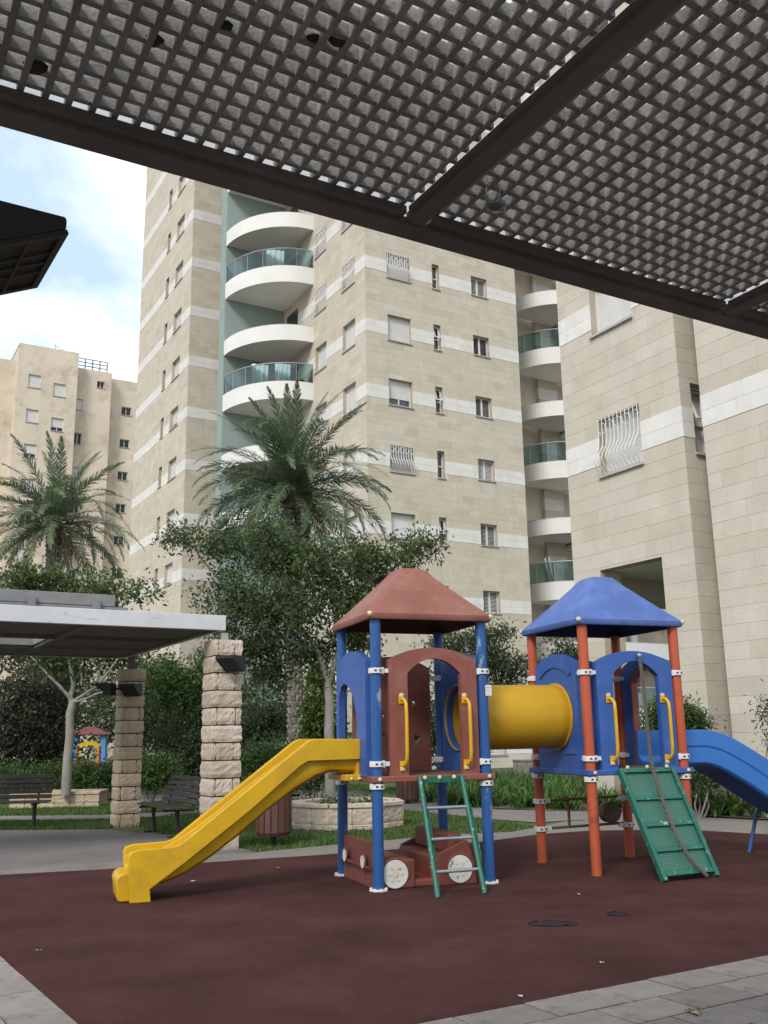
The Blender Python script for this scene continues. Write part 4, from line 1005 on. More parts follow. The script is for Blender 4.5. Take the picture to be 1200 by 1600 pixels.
P1 = Vector((-2.375, 14.06, 0)); P2 = Vector((-4.72, 17.95, 0))
pil1 = pillar('pale rock faced stone pillar under the right corner of the white pergola canopy', P1, 2.90, m_pst, 1, .425, n=12, flip=1)
pil2 = pillar('tan rock faced stone pillar beside the pale trunk, carrying the rear corner of the canopy', P2, 2.78, m_pst2, 5, .405, n=12)
pilN = pillar('stone pillar just past the left edge, carrying the near lattice pergola', (-1.55, 1.72, 0), 2.72, m_pst, 9, .40, n=11)
# far pergola in its own frame, origin at pillar 1
fp = thing('pergola', 'pergola with a white fascia on stone pillars to the left', 'pergola', (P1.x, P1.y, 0), A30)
cr = gnd(353, 985, 3.02) - P1; cx_, cy_ = cr.dot(E1), cr.dot(E2)
LX, LY = -7.2, 5.2
b = MB(); b.box(LX, cx_, cy_, cy_+.08, 3.02, 3.235); b.build('fascia', m_fascia, fp, bevel=.006)
b = MB(); b.box(cx_-.08, cx_, cy_+.081, LY, 3.02, 3.235); b.build('fascia', m_fascia, fp, bevel=.006)
b = MB(); b.box(LX, cx_-.081, LY-.08, LY, 3.02, 3.235); b.build('fascia', m_fascia, fp, bevel=.006)
# lower dark flange, cross beams
b = MB(); b.box(LX, cx_-.002, cy_+.082, cy_+.18, 3.023, 3.039); b.box(cx_-.18, cx_-.082, cy_+.181, LY-.19, 3.023, 3.039); b.box(LX, cx_-.19, LY-.18, LY-.082, 3.023, 3.039); b.build('lower_flange', m_beam, fp)
for yb_ in (cy_+1.75, cy_+3.4):
    b = MB(); b.box(LX, cx_-.19, yb_-.05, yb_+.05, 2.985, 3.14); b.build('cross_beam', m_beam, fp)
for xb_ in (cx_-2.0, cx_-4.0, cx_-6.0):
    b = MB(); b.box(xb_-.05, xb_+.05, cy_+.19, LY-.19, 2.98, 3.145); b.build('cross_beam', m_beam, fp)
hx0, hx1, hy0, hy1 = cx_-4.0+.06, cx_-2.0-.06, cy_+1.82, cy_+3.33      # open bay
hx0, hx1 = cx_-5.9, cx_-2.06
b = MB(); x = LX
while x < cx_-.1:
    for (ya, yb) in ([(cy_+.1, hy0), (hy1, LY-.1)] if hx0 < x < hx1 else [(cy_+.1, LY-.1)]): b.box(x-.012, x+.012, ya, yb, 3.04, 3.085)
    x += .06
y = cy_+.12
while y < LY-.1:
    for (xa, xb) in ([(LX, hx0), (hx1, cx_-.1)] if hy0 < y < hy1 else [(LX, cx_-.1)]): b.box(xa, xb, y-.012, y+.012, 3.045, 3.09)
    y += .06
b.build('lattice', m_slat_far, fp, kind='stuff')
b = MB(); b.box(hx0, hx1, hy1-.03, hy1+.02, 3.03, 3.13); b.box(hx1-.02, hx1+.03, hy0, hy1-.031, 3.03, 3.13); b.build('opening_trim', m_timber, fp)
b = MB(); b.box(P1.x*0-.055, .055, -.055, .055, 2.88, 3.0); b.build('post_stub', m_fascia, fp)
q = P2 - P1; b = MB(); b.box(q.dot(E1)-.055, q.dot(E1)+.055, q.dot(E2)-.055, q.dot(E2)+.055, 2.75, 3.0); b.build('post_stub', m_beam, fp)
tq = gnd(180, 945, 3.55) - P1; tx, ty = tq.dot(E1), tq.dot(E2)
b = MB(); b.box(LX, tx, ty, ty+.12, 3.52, 3.70); b.build('top_timber', m_timber, fp, bevel=.008)
b = MB()
for k in range(5): b.box(tx-.35-k*.95, tx-.25-k*.95, ty-.1, ty-.001, 3.46, 3.62)
b.build('timber_block', m_timber, fp)
b = MB(); b.box(LX, tx+.2, ty-.02, ty+.14, 3.29, 3.51); b.build('timber_bearer', m_timber, fp)

# ---------------------------------------------------------------- floodlights
m_flood = mat('black_lamp_housing', (.022,.022,.024), .5, .15, 6)
m_floodglass = mat('lamp_glass', (.045,.045,.043), .55, .1, 4, spec=.15)
def floodlight(label, loc, rz, tilt, k=1.0, group=None, arm=(0,.2,0), hh=.25):
    t = thing('floodlight', label, 'lamp', loc, rz, group)
    W_, D_, H_ = .19*k, .34*k, hh*k          # flat topped wedge: deep top, glass sloping down and back
    prof = [(0,0),(D_,0),(D_,-H_),(D_-.06*k,-H_),(0,-.035*k)]
    MB().prism(prof, lambda u, v, d: (d, u, v), -W_, W_).build('housing', m_flood, t, bevel=.008*k)
    a, c = Vector((0,.0,-.035*k)), Vector((0,D_-.06*k,-H_)); sl_ = (c-a); n_ = Vector((0,-sl_.z*-1,0)); n_ = Vector((0, sl_.z, -sl_.y)).normalized()
    def pt(x, f, o): q = a + sl_*f + n_*o; return (x, q.y, q.z)
    def plate(x0, x1, f0, f1, o0, o1, b): b.add([pt(x, f, o) for o in (o0, o1) for f in (f0, f1) for x in (x0, x1)], [(0,2,3,1),(4,5,7,6),(0,1,5,4),(2,6,7,3),(0,4,6,2),(1,3,7,5)]); return b
    b = MB(); e = .022*k
    plate(-W_, W_, 0, .07, .0005, .014*k, b); plate(-W_, W_, .93, 1, .0005, .014*k, b); plate(-W_, -W_+e, .07, .93, .0005, .014*k, b); plate(W_-e, W_, .07, .93, .0005, .014*k, b)
    b.build('front_rim', m_flood, t)
    plate(-W_+e, W_-e, .07, .93, .001, .005*k, MB()).build('glass', m_floodglass, t)
    b = MB()
    for i in (-.34, .0, .34): plate(W_*i-.004, W_*i+.004, .07, .93, .009*k, .012*k, b)
    for i in (.36, .64): plate(-W_+e, W_-e, i-.012, i+.012, .0122*k, .015*k, b)
    b.build('guard_grid', m_flood, t)
    MB().tube([(0, D_-.005, -H_*.5), tuple(arm)], .02, 8).build('bracket', m_flood, t, smooth=40)
    return t
c = at(350, 1024, P1.y-.55)
floodlight('black floodlight with a wire grid on the right side of the pale stone pillar', c, R(-32), 0, .85, arm=(-.12,.42,-.1))
c = at(197, 1068, P2.y-.55)
floodlight('black floodlight on the front of the tan stone pillar, its glass to the viewer', c, R(-18), 0, .85, arm=(-.04,.42,-.1))
c = at(153, 1068, P2.y-.25)
floodlight('black floodlight seen side on at the left of the tan stone pillar', c, R(-92), 0, .85, arm=(.0,.40,-.1))
c = at(80, 386, 2.0)
nf = floodlight('large black floodlight cut off by the left edge against the sky', c, R(122), 0, .78, arm=(0,.62,-.08), hh=.17)
b = MB(); b.box(.1490,.1500,.17,.22,-.03,-.012); b.build('maker_plate', m_steel, nf)

# ---------------------------------------------------------------- benches, bins, planters
m_bwood = mat('dark_bench_wood', (.052,.040,.034), .65, .25, 4, .2, 40, attr=(.075,.058,.048))
m_iron = mat('black_cast_iron', (.018,.018,.019), .5, .2, 8)
m_binw = mat('reddish_bin_wood', (.115,.052,.034), .7, .22, 4, .25, 40, attr=(.085,.045,.034), streak=(1,1,.2), speck=((.17,.11,.09), 9, .6, .72))
m_binl = mat('grey_bin_liner', (.30,.30,.32), .5, .1, 4)
def bench(label, loc, rz, L_=1.7):
    t = thing('park_bench', label, 'bench', loc, rz, None)       # sits facing local -y
    for k in range(4):
        y = -.22+k*.115; MB().box(-L_/2, L_/2, y, y+.095, .43+(.008 if k == 0 else 0), .465, var=random.random()).build('seat_slat', m_bwood, t, bevel=.006)
    for k in range(5):
        M_ = Matrix.Translation((0, .235+.035*k, .53+.085*k)) @ Matrix.Rotation(R(-20), 4, 'X')
        MB().box(-L_/2, L_/2, -.017, .017, -.035, .035, var=random.random(), m=M_).build('back_slat', m_bwood, t, bevel=.006)
    for x in (-L_*.36, L_*.36):
        b = MB(); b.tube([(x,.02,.0),(x,.02,.10),(x,.0,.30),(x,.0,.41)], [.05,.036,.032,.045], 10); b.box(x-.03, x+.03, -.15, .19, 0, .028)
        b.box(x-.022, x+.022, -.24, .26, .395, .428); b.tube([(x,.24,.40),(x,.31,.62),(x,.42,.92)], .02, 8); b.build('cast_leg', m_iron, t, smooth=45)
    return t
bench('dark slatted park bench between the two stone pillars', P1 + E1*.02 + E2*2.55, A30+R(-90)+R(0), 1.75)
bench('dark slatted park bench cut off by the left edge of the photo', (-6.95, 17.85, 0), R(8), 1.7)
bench('small far bench glimpsed behind the hedge left of the pale pillar', tuple(gnd(291, 1232)), R(-60), 1.5)
p = gnd(313, 1232); MB_ = MB(); MB_.box(-.05,.05,-.05,.05,0,.95)
o = MB_.build('marker_post', mat('dull_red_post', (.20,.05,.045), .6, .15, 5), None, bevel=.01); o.location = p; tag(o, 'short dull red post beside the far bench', 'post')
p = gnd(319, 1232); o = MB().box(-.2,.2,-.2,.2,0,1.0).build('grey_cabinet', mat('pale_cabinet', (.40,.39,.37), .7, .1, 3), None, bevel=.015); o.location = (p.x+.15, p.y+.3, 0); tag(o, 'pale grey service cabinet behind the dull red post', 'cabinet')
def litter_bin(label, loc, r_, z0, z1, n=16):
    t = thing('litter_bin', label, 'bin', loc, R(10), None)
    MB().tube([(0,0,z0+.03),(0,0,z1-.03)], r_-.035, 20).build('liner', m_binl, t, smooth=40)
    prof = [(z0, r_-.03), (z0+.05, r_), (z1-.05, r_), (z1, r_-.02)]
    for k in range(n):
        a = 2*math.pi*k/n; M_ = Matrix.Rotation(a, 4, 'Z'); hw = math.pi*r_/n*.84; b = MB(); vs = []
        for z, q in prof:
            for x, y in ((q-.02,-hw),(q,-hw),(q,hw),(q-.02,hw)): vs.append(M_ @ Vector((x, y, z)))
        fs = [(0,1,2,3),(15,14,13,12)] + [(i*4+j, i*4+(j+1) % 4, i*4+4+(j+1) % 4, i*4+4+j) for i in range(3) for j in range(4)]
        b.add(vs, fs, random.random()).build('slat', m_binw, t)
    MB().tube([(0,0,0),(0,0,z0+.05)], .045, 10).build('post', m_iron, t, smooth=40)
    return t
bn = litter_bin('round brown slatted litter bin on a post, behind the yellow slide', tuple(gnd(427, 1322)), .255, .15, .88)
litter_bin('round brown slatted litter bin by the strap leaved plants behind the red tower', tuple(gnd(637, 1256)), .26, .06, .80)
p = Vector(gnd(427, 1322)) + Vector((.19, -.02, .86))
b = MB(); b.add([(0,0,0),(.06,.01,.0),(.08,.0,.07),(.03,-.02,.10),(-.02,.01,.05),(.03,.03,.04)], [(0,1,2),(0,2,3),(0,3,4),(1,5,2),(0,5,1),(2,5,3)])
o = b.build('plastic_scrap', mat('pale_blue_plastic', (.30,.50,.68), .4, .1, 10), None); o.location = p; tag(o, 'pale blue plastic scrap sticking out of the bin behind the slide', 'litter')
def planter(label, pts, z_top, m, loc, rz=0, block=.34, seed=1, soil=True):
    t = thing('stone_planter', label, 'planter', loc, rz, None); r_ = random.Random(seed)
    n = len(pts); th = .16
    for i in range(n):
        a, c = Vector((*pts[i], 0)), Vector((*pts[(i+1) % n], 0)); L_ = (c-a).length; d = (c-a)/L_; ang = math.atan2(d.y, d.x); nb = max(1, round(L_/block)); wb_ = L_/nb
        for row, (z0, z1) in enumerate(((0, .10), (.108, z_top-.075))):
            for k in range(nb):
                f_ = (k+.5)*wb_ + (0 if row else -.0); p_ = a + d*f_ + Vector((-d.y, d.x, 0))*(th/2)
                o = bpy.data.objects.new('stone', rock_mesh(wb_-.012, th, z1-z0, r_.randrange(10**6), m, .012)); COL.objects.link(o); o.parent = t; o.location = (p_.x, p_.y, z0); o.rotation_euler = (0,0,ang)
        nb2 = max(1, round(L_/(block*1.6)))
        for k in range(nb2):
            f0, f1 = k*L_/nb2+.005, (k+1)*L_/nb2-.005; nrm_ = Vector((-d.y, d.x, 0)); q0, q1 = a+d*f0-nrm_*.025, a+d*f1-nrm_*.025
            inset = .10 if n > 4 else .18
            i0 = q0+nrm_*.24+d*(inset if k == 0 else 0); i1 = q1+nrm_*.24-d*(inset if k == nb2-1 else 0)
            b = MB(); vs = [(*q.xy, z_) for z_ in (z_top-.07, z_top) for q in (q0, q1, i1, i0)]
            b.add(vs, [(0,1,2,3),(4,5,6,7),(0,1,5,4),(1,2,6,5),(2,3,7,6),(3,0,4,7)], r_.random()).build('coping_stone', m, t, bevel=.012)
    if soil:
        ctr = sum((Vector((*p_, 0)) for p_ in pts), Vector())/n
        b = MB(); b.prism([tuple((Vector((*p_,0))*.9+ctr*.1).xy) for p_ in pts], lambda u, v, d: (u, v, d), .05, z_top-.06); o = b.build('soil', m_soil, t)
    return t
oc = [(1.0*math.cos(R(22.5+45*k)), .95*math.sin(R(22.5+45*k))) for k in range(8)]
planter('octagonal pale stone planter round the big green tree', oc, .43, m_pst, (-.72, 17.25, 0), R(8), .36, 3)
planter('rectangular tan stone planter round the pale forked tree', [(-1.0,-.55),(1.0,-.55),(1.0,.55),(-1.0,.55)], .36, m_pst2, (-7.75, 23.55, 0), R(6), .36, 4)
p = gnd(826, 1215); planter('small grey stone planter against the tower foot under the tunnel', [(-.45,-.3),(.45,-.3),(.45,.3),(-.45,.3)], .62, mat('grey_block', (.20,.18,.16), .9, .2, 5, .4, 30, attr=(.26,.235,.21)), tuple(p), R(12), .32, 6)

# ---- the far play tower behind the hedge
fpx = at(141, 1160, 38); fpx.z = 0
ft = thing('play_tower', 'small far play tower with dark red roof and light blue posts behind hedge', 'playground', fpx, R(12))
m_lb = mat('light_blue_paint', (.10,.30,.58), .5, .1, 4); m_dr = mat('dark_red_roof', (.17,.045,.05), .6, .12, 3); m_ry = mat('play_yellow', (.62,.45,.02), .5, .1, 4); m_rr = mat('play_red', (.40,.03,.03), .5, .1, 4)
zt2 = at(141, 1149, 38).z; zp = at(141, 1133, 38).z; zd2 = at(141, 1180, 38).z
for x in (-.52, .52):
    for y in (-.5, .5): MB().box(x-.09, x+.09, y-.05, y+.05, 0, zt2).build('post', m_lb, ft, bevel=.01)
MB().add([(-.74,-.7,zt2),(.74,-.7,zt2),(.74,.7,zt2),(-.74,.7,zt2),(-.74,-.7,zt2+.05),(.74,-.7,zt2+.05),(.74,.7,zt2+.05),(-.74,.7,zt2+.05),(0,0,zp)], [(0,1,2,3),(0,1,5,4),(1,2,6,5),(2,3,7,6),(3,0,4,7),(4,5,8),(5,6,8),(6,7,8),(7,4,8)]).build('roof', m_dr, ft)
MB().box(-.65,.65,-.6,.6,zd2-.4,zd2-.3).build('deck', m_rr, ft)
MB().prism(archpts(-.42,.42,zd2-.3,zt2-.35,zt2-.22)+archpts(-.32,.32,zd2-.3,zt2-.50,zt2-.36,rev=True), lambda u, v, d: (u, d, v), -.56, -.5).build('yellow_arch', m_ry, ft)
for x in (-.40, .40): MB().box(x-.03, x+.03, -.60, -.565, zd2-.3, zt2-.4).build('red_jamb', m_rr, ft)
MB().prism([(-.6,zd2),(-1.5,zd2-1.2),(-1.5,zd2-.95),(-.6,zd2+.35)], lambda u, v, d: (u, d, v), -.3, .3).build('slide', m_ry, ft)
MB().box(-1.0,-.62,-.5,-.44,zd2-.2,zt2-.4).build('side_panel', m_lb, ft)
p = at(216, 1165, 33); o = MB().box(-.75,.75,-.1,.1,0,at(216,1148,33).z).build('garden_wall', mat('grey_render', (.36,.35,.34), .9, .1, 2), None); o.location = (p.x, p.y, 0); tag(o, 'plain grey rendered wall seen between the bushes and the tan pillar', 'wall')

# ---- torn rubber and scraps on the ground
m_hole = mat('torn_rubber', (.012,.010,.010), .95, .4, 30, .8, 80)
def torn(label, px0, px1, py, hh, seed):
    a, c = gnd(px0, py, GZ), gnd(px1, py, GZ); r_ = random.Random(seed); b = MB(); n = 12; top = []; bot = []
    d = (c-a); nn = Vector((-d.y, d.x, 0)).normalized()
    for i in range(n+1):
        f_ = i/n; wv = hh*(math.sin(math.pi*f_)**.5)*(.6+.6*r_.random()); top.append(a+d*f_+nn*wv*.6); bot.append(a+d*f_-nn*wv*.4)
    loop = bot + top[::-1]; ctr = (a+c)/2
    vs = [(p_.x, p_.y, GZ+.004) for p_ in loop] + [(p_.x+(ctr.x-p_.x)*.06, p_.y+(ctr.y-p_.y)*.06, GZ+.010*r_.random()+.004) for p_ in loop]
    m_ = len(loop); b.add(vs, [tuple(range(m_))] + [(i, (i+1) % m_, m_+(i+1) % m_, m_+i) for i in range(m_)])
    o = b.build('torn_patch', m_hole, None, recalc=False); tag(o, label, 'hole'); return o
torn('larger black tear in the maroon rubber in front of the orange posts', 824, 906, 1444.5, .26, 1)
torn('smaller black tear in the maroon rubber nearer the green ramp', 948, 983, 1429.5, .17, 2)
m_lit = mat('dry_leaf', (.36,.29,.20), .8, .2, 20); m_scr = mat('pale_scrap', (.50,.46,.44), .8, .1, 20)
for i, (px, py, s_, mm, lb) in enumerate(((813,1557,.022,m_scr,'small pale star shaped scrap on the rubber near the bottom edge'),(301,1377,.05,m_scr,'thin pale scrap on the rubber behind the yellow slide'),(434,1356,.035,m_lit,'dry leaf on the rubber between the slide and the path'),(940,1505,.022,m_scr,'faint pale scrap on the rubber below the two tears'),(62,1485,.02,m_lit,'dry leaf on the rubber at the far left'),(905,1398,.02,m_scr,'pale crumb on the rubber beside the front orange post'),(1085,1583,.05,m_lit,'dry tuft lying on the front right pavers'))):
    c = gnd(px, py, GZ+.004 if i != 6 else .034); b = MB(); r_ = random.Random(i); n = 7; vs = []
    for k in range(n): a = 2*math.pi*k/n; q = s_*(.5+.6*r_.random()); vs.append((q*math.cos(a)*1.5, q*math.sin(a)*.6, .003+.012*r_.random()*(k % 2)))
    b.add(vs, [tuple(range(n))]); o = b.build('ground_scrap', mm, None, recalc=False); o.location = c; o.rotation_euler = (0,0,r_.uniform(0,3)); tag(o, lb, 'litter')
# ---------------------------------------------------------------- vegetation
lf_main = leafmat('tree_leaves', (.046,.078,.030), (.125,.175,.070), .35)
lf_pale = leafmat('pale_tree_leaves', (.05,.078,.026), (.13,.17,.065), .35)
lf_olive = leafmat('olive_leaves', (.045,.065,.034), (.115,.145,.078), .3)
lf_dark = leafmat('dark_bush_leaves', (.026,.042,.020), (.07,.10,.042), .3)
lf_hedge = leafmat('hedge_leaves', (.035,.07,.018), (.095,.16,.045), .35)
lf_bright = leafmat('bright_shrub_leaves', (.040,.075,.014), (.12,.18,.035), .35)
lf_purple = leafmat('purple_bush_leaves', (.034,.033,.022), (.075,.07,.045), .25)
lf_palm = leafmat('palm_leaflets', (.062,.098,.050), (.19,.25,.14), .3, .4)
lf_dry = leafmat('dry_palm_leaflets', (.16,.11,.06), (.28,.21,.13), .2, .7)
lf_strap = leafmat('strap_leaves', (.045,.10,.022), (.12,.22,.055), .3, .4)
lf_grass = leafmat('grass_blades', (.045,.095,.018), (.11,.18,.04), .3, .6)
m_bark = mat('grey_bark', (.26,.24,.215), .9, .2, 6, .4, 30, speck=((.16,.145,.13), 5, .55, .72))
m_bark_d = mat('dark_bark', (.11,.095,.08), .9, .25, 6, .5, 30)
m_palmbark = mat('palm_boots', (.19,.165,.14), .95, .25, 8, .5, 40, attr=(.30,.27,.235))
def np_mesh(name, V, F, var, m, parent=None, kind=None):
    """V (n,3), F (k,3|4) int, var (k,)"""
    me = bpy.data.meshes.new(name); nv = len(V); k, c = F.shape
    me.vertices.add(nv); me.vertices.foreach_set('co', np.ascontiguousarray(V, dtype=np.float32).ravel())
    me.loops.add(k*c); me.loops.foreach_set('vertex_index', np.ascontiguousarray(F, dtype=np.int32).ravel())
    me.polygons.add(k); me.polygons.foreach_set('loop_start', np.arange(0, k*c, c, dtype=np.int32))
    a = me.attributes.new('var', 'FLOAT', 'FACE'); a.data.foreach_set('value', np.asarray(var, dtype=np.float32))
    me.update(calc_edges=True); me.materials.append(m)
    return link(name, me, parent, kind=kind)
def leaf_arrays(P, size, aspect, tone, up=.35, fold=.18):
    n = len(P); d = RNG.normal(size=(n,3)); d[:,2] -= .25; d /= np.linalg.norm(d, axis=1)[:,None]
    nrm = RNG.normal(size=(n,3)); nrm[:,2] = np.abs(nrm[:,2]) + up; s = np.cross(d, nrm); s /= np.linalg.norm(s, axis=1)[:,None]+1e-9
    nn = np.cross(s, d); L = size*(.7+.6*RNG.random(n))[:,None]; w_ = L*aspect
    a = P; b = P + d*L*.5 + s*w_*.5 + nn*L*fold*.3; c = P + d*L; e = P + d*L*.5 - s*w_*.5 + nn*L*fold*.3
    V = np.stack([a,b,c,e], 1).reshape(-1,3); F = np.arange(4*n).reshape(n,4)
    var = np.clip(tone + RNG.normal(size=n)*.18, 0, 1)
    return V, F, var
def crown(name, lobes, n_tw, per, size, m, parent, spread=.16, aspect=.45, kind=None, solid=.5):
    """lobes: (centre, (rx,ry,rz)); twigs scattered through each lobe carry small leaves, so gaps stay between them"""
    P = []; T = []; tot = sum(r[0]*r[1]*r[2] for _, r in lobes)
    for c, r in lobes:
        k = max(6, int(n_tw*(r[0]*r[1]*r[2])**.8/sum((q[0]*q[1]*q[2])**.8 for _, q in lobes)))
        u = RNG.normal(size=(k,3)); u /= np.linalg.norm(u, axis=1)[:,None]; rad = RNG.random(k)**solid
        rad *= 1 + .22*RNG.normal(size=k)
        ctr = np.array(c) + u*rad[:,None]*np.array(r)
        tt = RNG.random(k)
        off = RNG.normal(size=(k,per,3))*spread*(.6+.8*RNG.random((k,1,1))); off[:,:,2] *= .75
        P.append((ctr[:,None,:]+off).reshape(-1,3)); T.append(np.repeat(tt, per))
    P = np.concatenate(P); T = np.concatenate(T)
    keep = P[:,2] > .02; P = P[keep]; T = T[keep]
    V, F, var = leaf_arrays(P, size, aspect, .15+.7*T)
    return np_mesh(name, V, F, var, m, parent, kind)
def rel(p, o): return Vector(p) - Vector(o)
def limb(pts, r0, r1, b, wob=.03):
    pts = smoothpath([Vector(p) for p in pts], 1); n = len(pts)
    q = [Vector(p) + Vector((random.uniform(-wob,wob), random.uniform(-wob,wob), 0))*(0 if i in (0,) else 1) for i, p in enumerate(pts)]
    b.tube(q, [r0+(r1-r0)*i/(n-1) for i in range(n)], 8)
def tree(label, base, trunk, limbs, lobes, n_tw, per, size, lm, bm, r=.09, name='tree', **kw):
    t = thing(name, label, 'tree', base, 0, None); b = MB(); o = Vector(base)
    limb([rel(p, o) for p in trunk], r, r*.75, b); b.build('trunk', bm, t, smooth=60)
    b = MB()
    for lpts, r0 in limbs: limb([rel(p, o) for p in lpts], r0, r0*.3, b, .04)
    if limbs: b.build('branches', bm, t, smooth=60)
    crown('crown', [((c[0]-o.x, c[1]-o.y, c[2]-o.z), rr_) for c, rr_ in lobes], n_tw, per, size, lm, t, **kw)
    return t
def L_(px, py, Y, rx, rz, ry=None): return (tuple(at(px, py, Y)), (rx, ry or rx, rz))
# the big tree in the octagonal planter
B0 = Vector((-.98, 17.05, .36)); F0 = at(512, 1075, 17.1); F1 = at(500, 1020, 17.1)
lobes = [L_(292,838,16.6,.42,.22), L_(345,850,16.9,.55,.40), L_(425,838,17.2,.60,.32), L_(440,880,17.4,.85,.45), L_(500,880,17.0,.80,.55), L_(575,875,16.8,.65,.42), L_(640,862,16.6,.50,.30), L_(668,852,16.5,.22,.16),
         L_(360,930,17.0,.60,.50), L_(440,950,16.8,.95,.60), L_(540,940,17.0,.80,.55), L_(610,910,17.2,.50,.35), L_(395,1010,17.2,.70,.40), L_(480,1020,17.4,.75,.35), L_(555,1000,17.6,.55,.40), L_(340,985,17.3,.35,.30), L_(420,1050,17.6,.55,.28)]
tree('big green broadleaf tree rising behind the red roof from the octagonal planter', B0, [B0, B0.lerp(F0,.5), F0],
     [([F0, F1, at(455,960,17.2), at(440,860,17.2)], .06), ([F0, at(530,1000,17.1), at(560,920,17.0), at(600,880,16.9)], .055), ([F1, at(430,990,17.0), at(360,930,17.0), at(300,850,16.7)], .045), ([at(530,1000,17.1), at(520,900,17.0), at(500,850,17.0)], .04), ([at(560,920,17), at(640,870,16.7), at(668,855,16.5)], .025)],
     lobes, 980, 32, .088, lf_main, m_bark, r=.10, spread=.135, aspect=.42, solid=.6)
# pale forked tree
B1 = at(103, 1240, 22.9); B1.z = .30; K = at(112, 1097, 22.9)
lobes = [L_(40,905,22.8,1.1,.35), L_(110,915,23.2,1.0,.4), L_(170,925,22.6,.7,.3), L_(215,920,22.2,.55,.18), L_(60,960,23.4,1.3,.7), L_(150,1000,23.4,1.1,.6), L_(20,1010,23.8,1.0,.6), L_(90,1035,23.2,.9,.45), L_(190,1020,23.6,.7,.4)]
tree('pale barked forked tree in the tan planter, its crown behind the white canopy', B1, [B1, B1.lerp(K,.5)+Vector((.02,0,0)), K],
     [([K, at(112,1060,22.9), at(106,1010,22.9), at(90,950,22.9)], .07), ([K, at(100,1080,22.8), at(70,1045,22.8), at(40,1020,22.8)], .055), ([K, at(130,1088,22.9), at(158,1065,22.9), at(190,1020,22.9)], .045), ([at(128,1070,22.9), at(126,1058,22.9), at(122,1030,22.9)], .03), ([K, at(125,1095,22.7), at(155,1082,22.5), at(180,1078,22.3)], .035)],
     lobes, 620, 20, .13, lf_pale, m_bark, r=.12, spread=.18)
# olive-like trees between and behind the towers
b_ = at(735, 1200, 25); b_.z = 0
tree('small olive green tree seen between the red and blue towers', b_, [b_, at(730,1120,25), at(738,1060,25)], [([at(738,1060,25), at(770,1020,25), at(800,1010,25)], .05), ([at(738,1060,25), at(720,1020,25), at(700,1000,25)], .05), ([at(738,1060,25), at(750,1010,25), at(765,985,25)], .04)],
     [L_(700,1005,25,.55,.4), L_(745,1000,24.8,.6,.3), L_(785,990,24.6,.45,.2), L_(770,1035,25,.75,.4), L_(815,1040,24.8,.45,.3), L_(720,1050,25.2,.7,.45), L_(790,1065,25,.5,.3)], 420, 20, .115, lf_olive, m_bark_d, r=.10, spread=.15, aspect=.36)
b_ = at(885, 1215, 27); b_.z = 0
tree('small olive green tree half hidden behind the blue tower', b_, [b_, at(885,1120,27), at(885,1060,27)], [([at(885,1060,27), at(870,1030,27)], .05), ([at(885,1060,27), at(905,1020,27)], .05)],
     [L_(880,1015,27,.5,.35), L_(905,1030,27,.45,.3), L_(860,1045,27,.5,.35), L_(890,1055,27,.6,.4)], 170, 20, .12, lf_olive, m_bark_d, r=.09, spread=.16, aspect=.36)
# background shrubs and trees, each its own plant
def shrub(label, px, Y, lobes, n_tw, per, size, lm, name='shrub', **kw):
    b_ = at(px, 1200, Y); b_.z = 0
    t = thing(name, label, 'shrub', b_, 0, None); b = MB(); lo = min(q[0][2]-q[1][2] for q in lobes)
    for k in range(6):
        a = k*1.05; c = random.choice(lobes)[0]
        limb([(.05*math.cos(a), .05*math.sin(a), 0), (.22*math.cos(a), .22*math.sin(a), max(.3, c[2]*.45)), ((c[0]-b_.x)*.6, (c[1]-b_.y)*.6, c[2]*.95)], .022, .008, b)
    b.build('stems', m_bark, t, smooth=60)
    crown('foliage', [((c[0]-b_.x, c[1]-b_.y, c[2]), rr_) for c, rr_ in lobes], n_tw, per, size, lm, t, **kw)
    return t
shrub('dark purplish bush at the far left behind the left bench', 25, 27, [L_(15,1120,27,.9,.9), L_(45,1080,27.4,.8,.7), L_(10,1180,27,.8,.6), L_(55,1150,27,.55,.7)], 420, 18, .12, lf_purple, spread=.16)
shrub('dense green bush behind the pale forked trunk', 85, 28.5, [L_(80,1110,28.5,.8,.9), L_(82,1160,28.5,.6,.8), L_(70,1180,28,.8,.6), L_(90,1060,29,1.0,.7)], 480, 18, .12, lf_dark, spread=.16)
shrub('low green hedge clump left of the pale forked trunk', 40, 25.5, [L_(30,1215,25.5,1.1,.35), L_(70,1210,25.5,.7,.45), L_(-10,1210,25.5,.8,.45)], 320, 18, .09, lf_hedge, spread=.11)
shrub('clipped green hedge in front of the far play tower', 145, 25.6, [L_(120,1212,25.6,.6,.34), L_(150,1210,25.6,.6,.34), L_(175,1212,25.6,.4,.4), L_(135,1235,25.5,.8,.25)], 420, 18, .085, lf_hedge, name='hedge', spread=.10)
shrub('rounded green hedge bush right of the tan pillar with bare stems below', 235, 23.2, [L_(225,1200,23.2,.5,.30), L_(255,1198,23.2,.42,.30), L_(240,1215,23.2,.62,.26)], 420, 18, .075, lf_hedge, name='hedge', spread=.09)
shrub('tall dark green bush just right of the tan pillar', 225, 29, [L_(225,1090,29,.8,.8), L_(250,1130,29,.9,.8), L_(215,1150,29,.5,.7), L_(245,1050,29.4,.7,.6)], 460, 18, .12, lf_main, spread=.16)
shrub('bushy tree foliage under the right end of the white canopy', 285, 27, [L_(265,1060,27,.7,.5), L_(300,1090,27,.7,.7), L_(255,1095,26.8,.5,.3), L_(300,1140,27,.7,.6), L_(320,1040,27.2,.45,.5)], 430, 18, .115, lf_hedge, spread=.16)
shrub('dark bush low between the two stone pillars', 290, 25.5, [L_(290,1185,25.5,.6,.6), L_(320,1175,25.5,.5,.7), L_(270,1160,26,.6,.5)], 320, 18, .10, lf_dark, spread=.13)
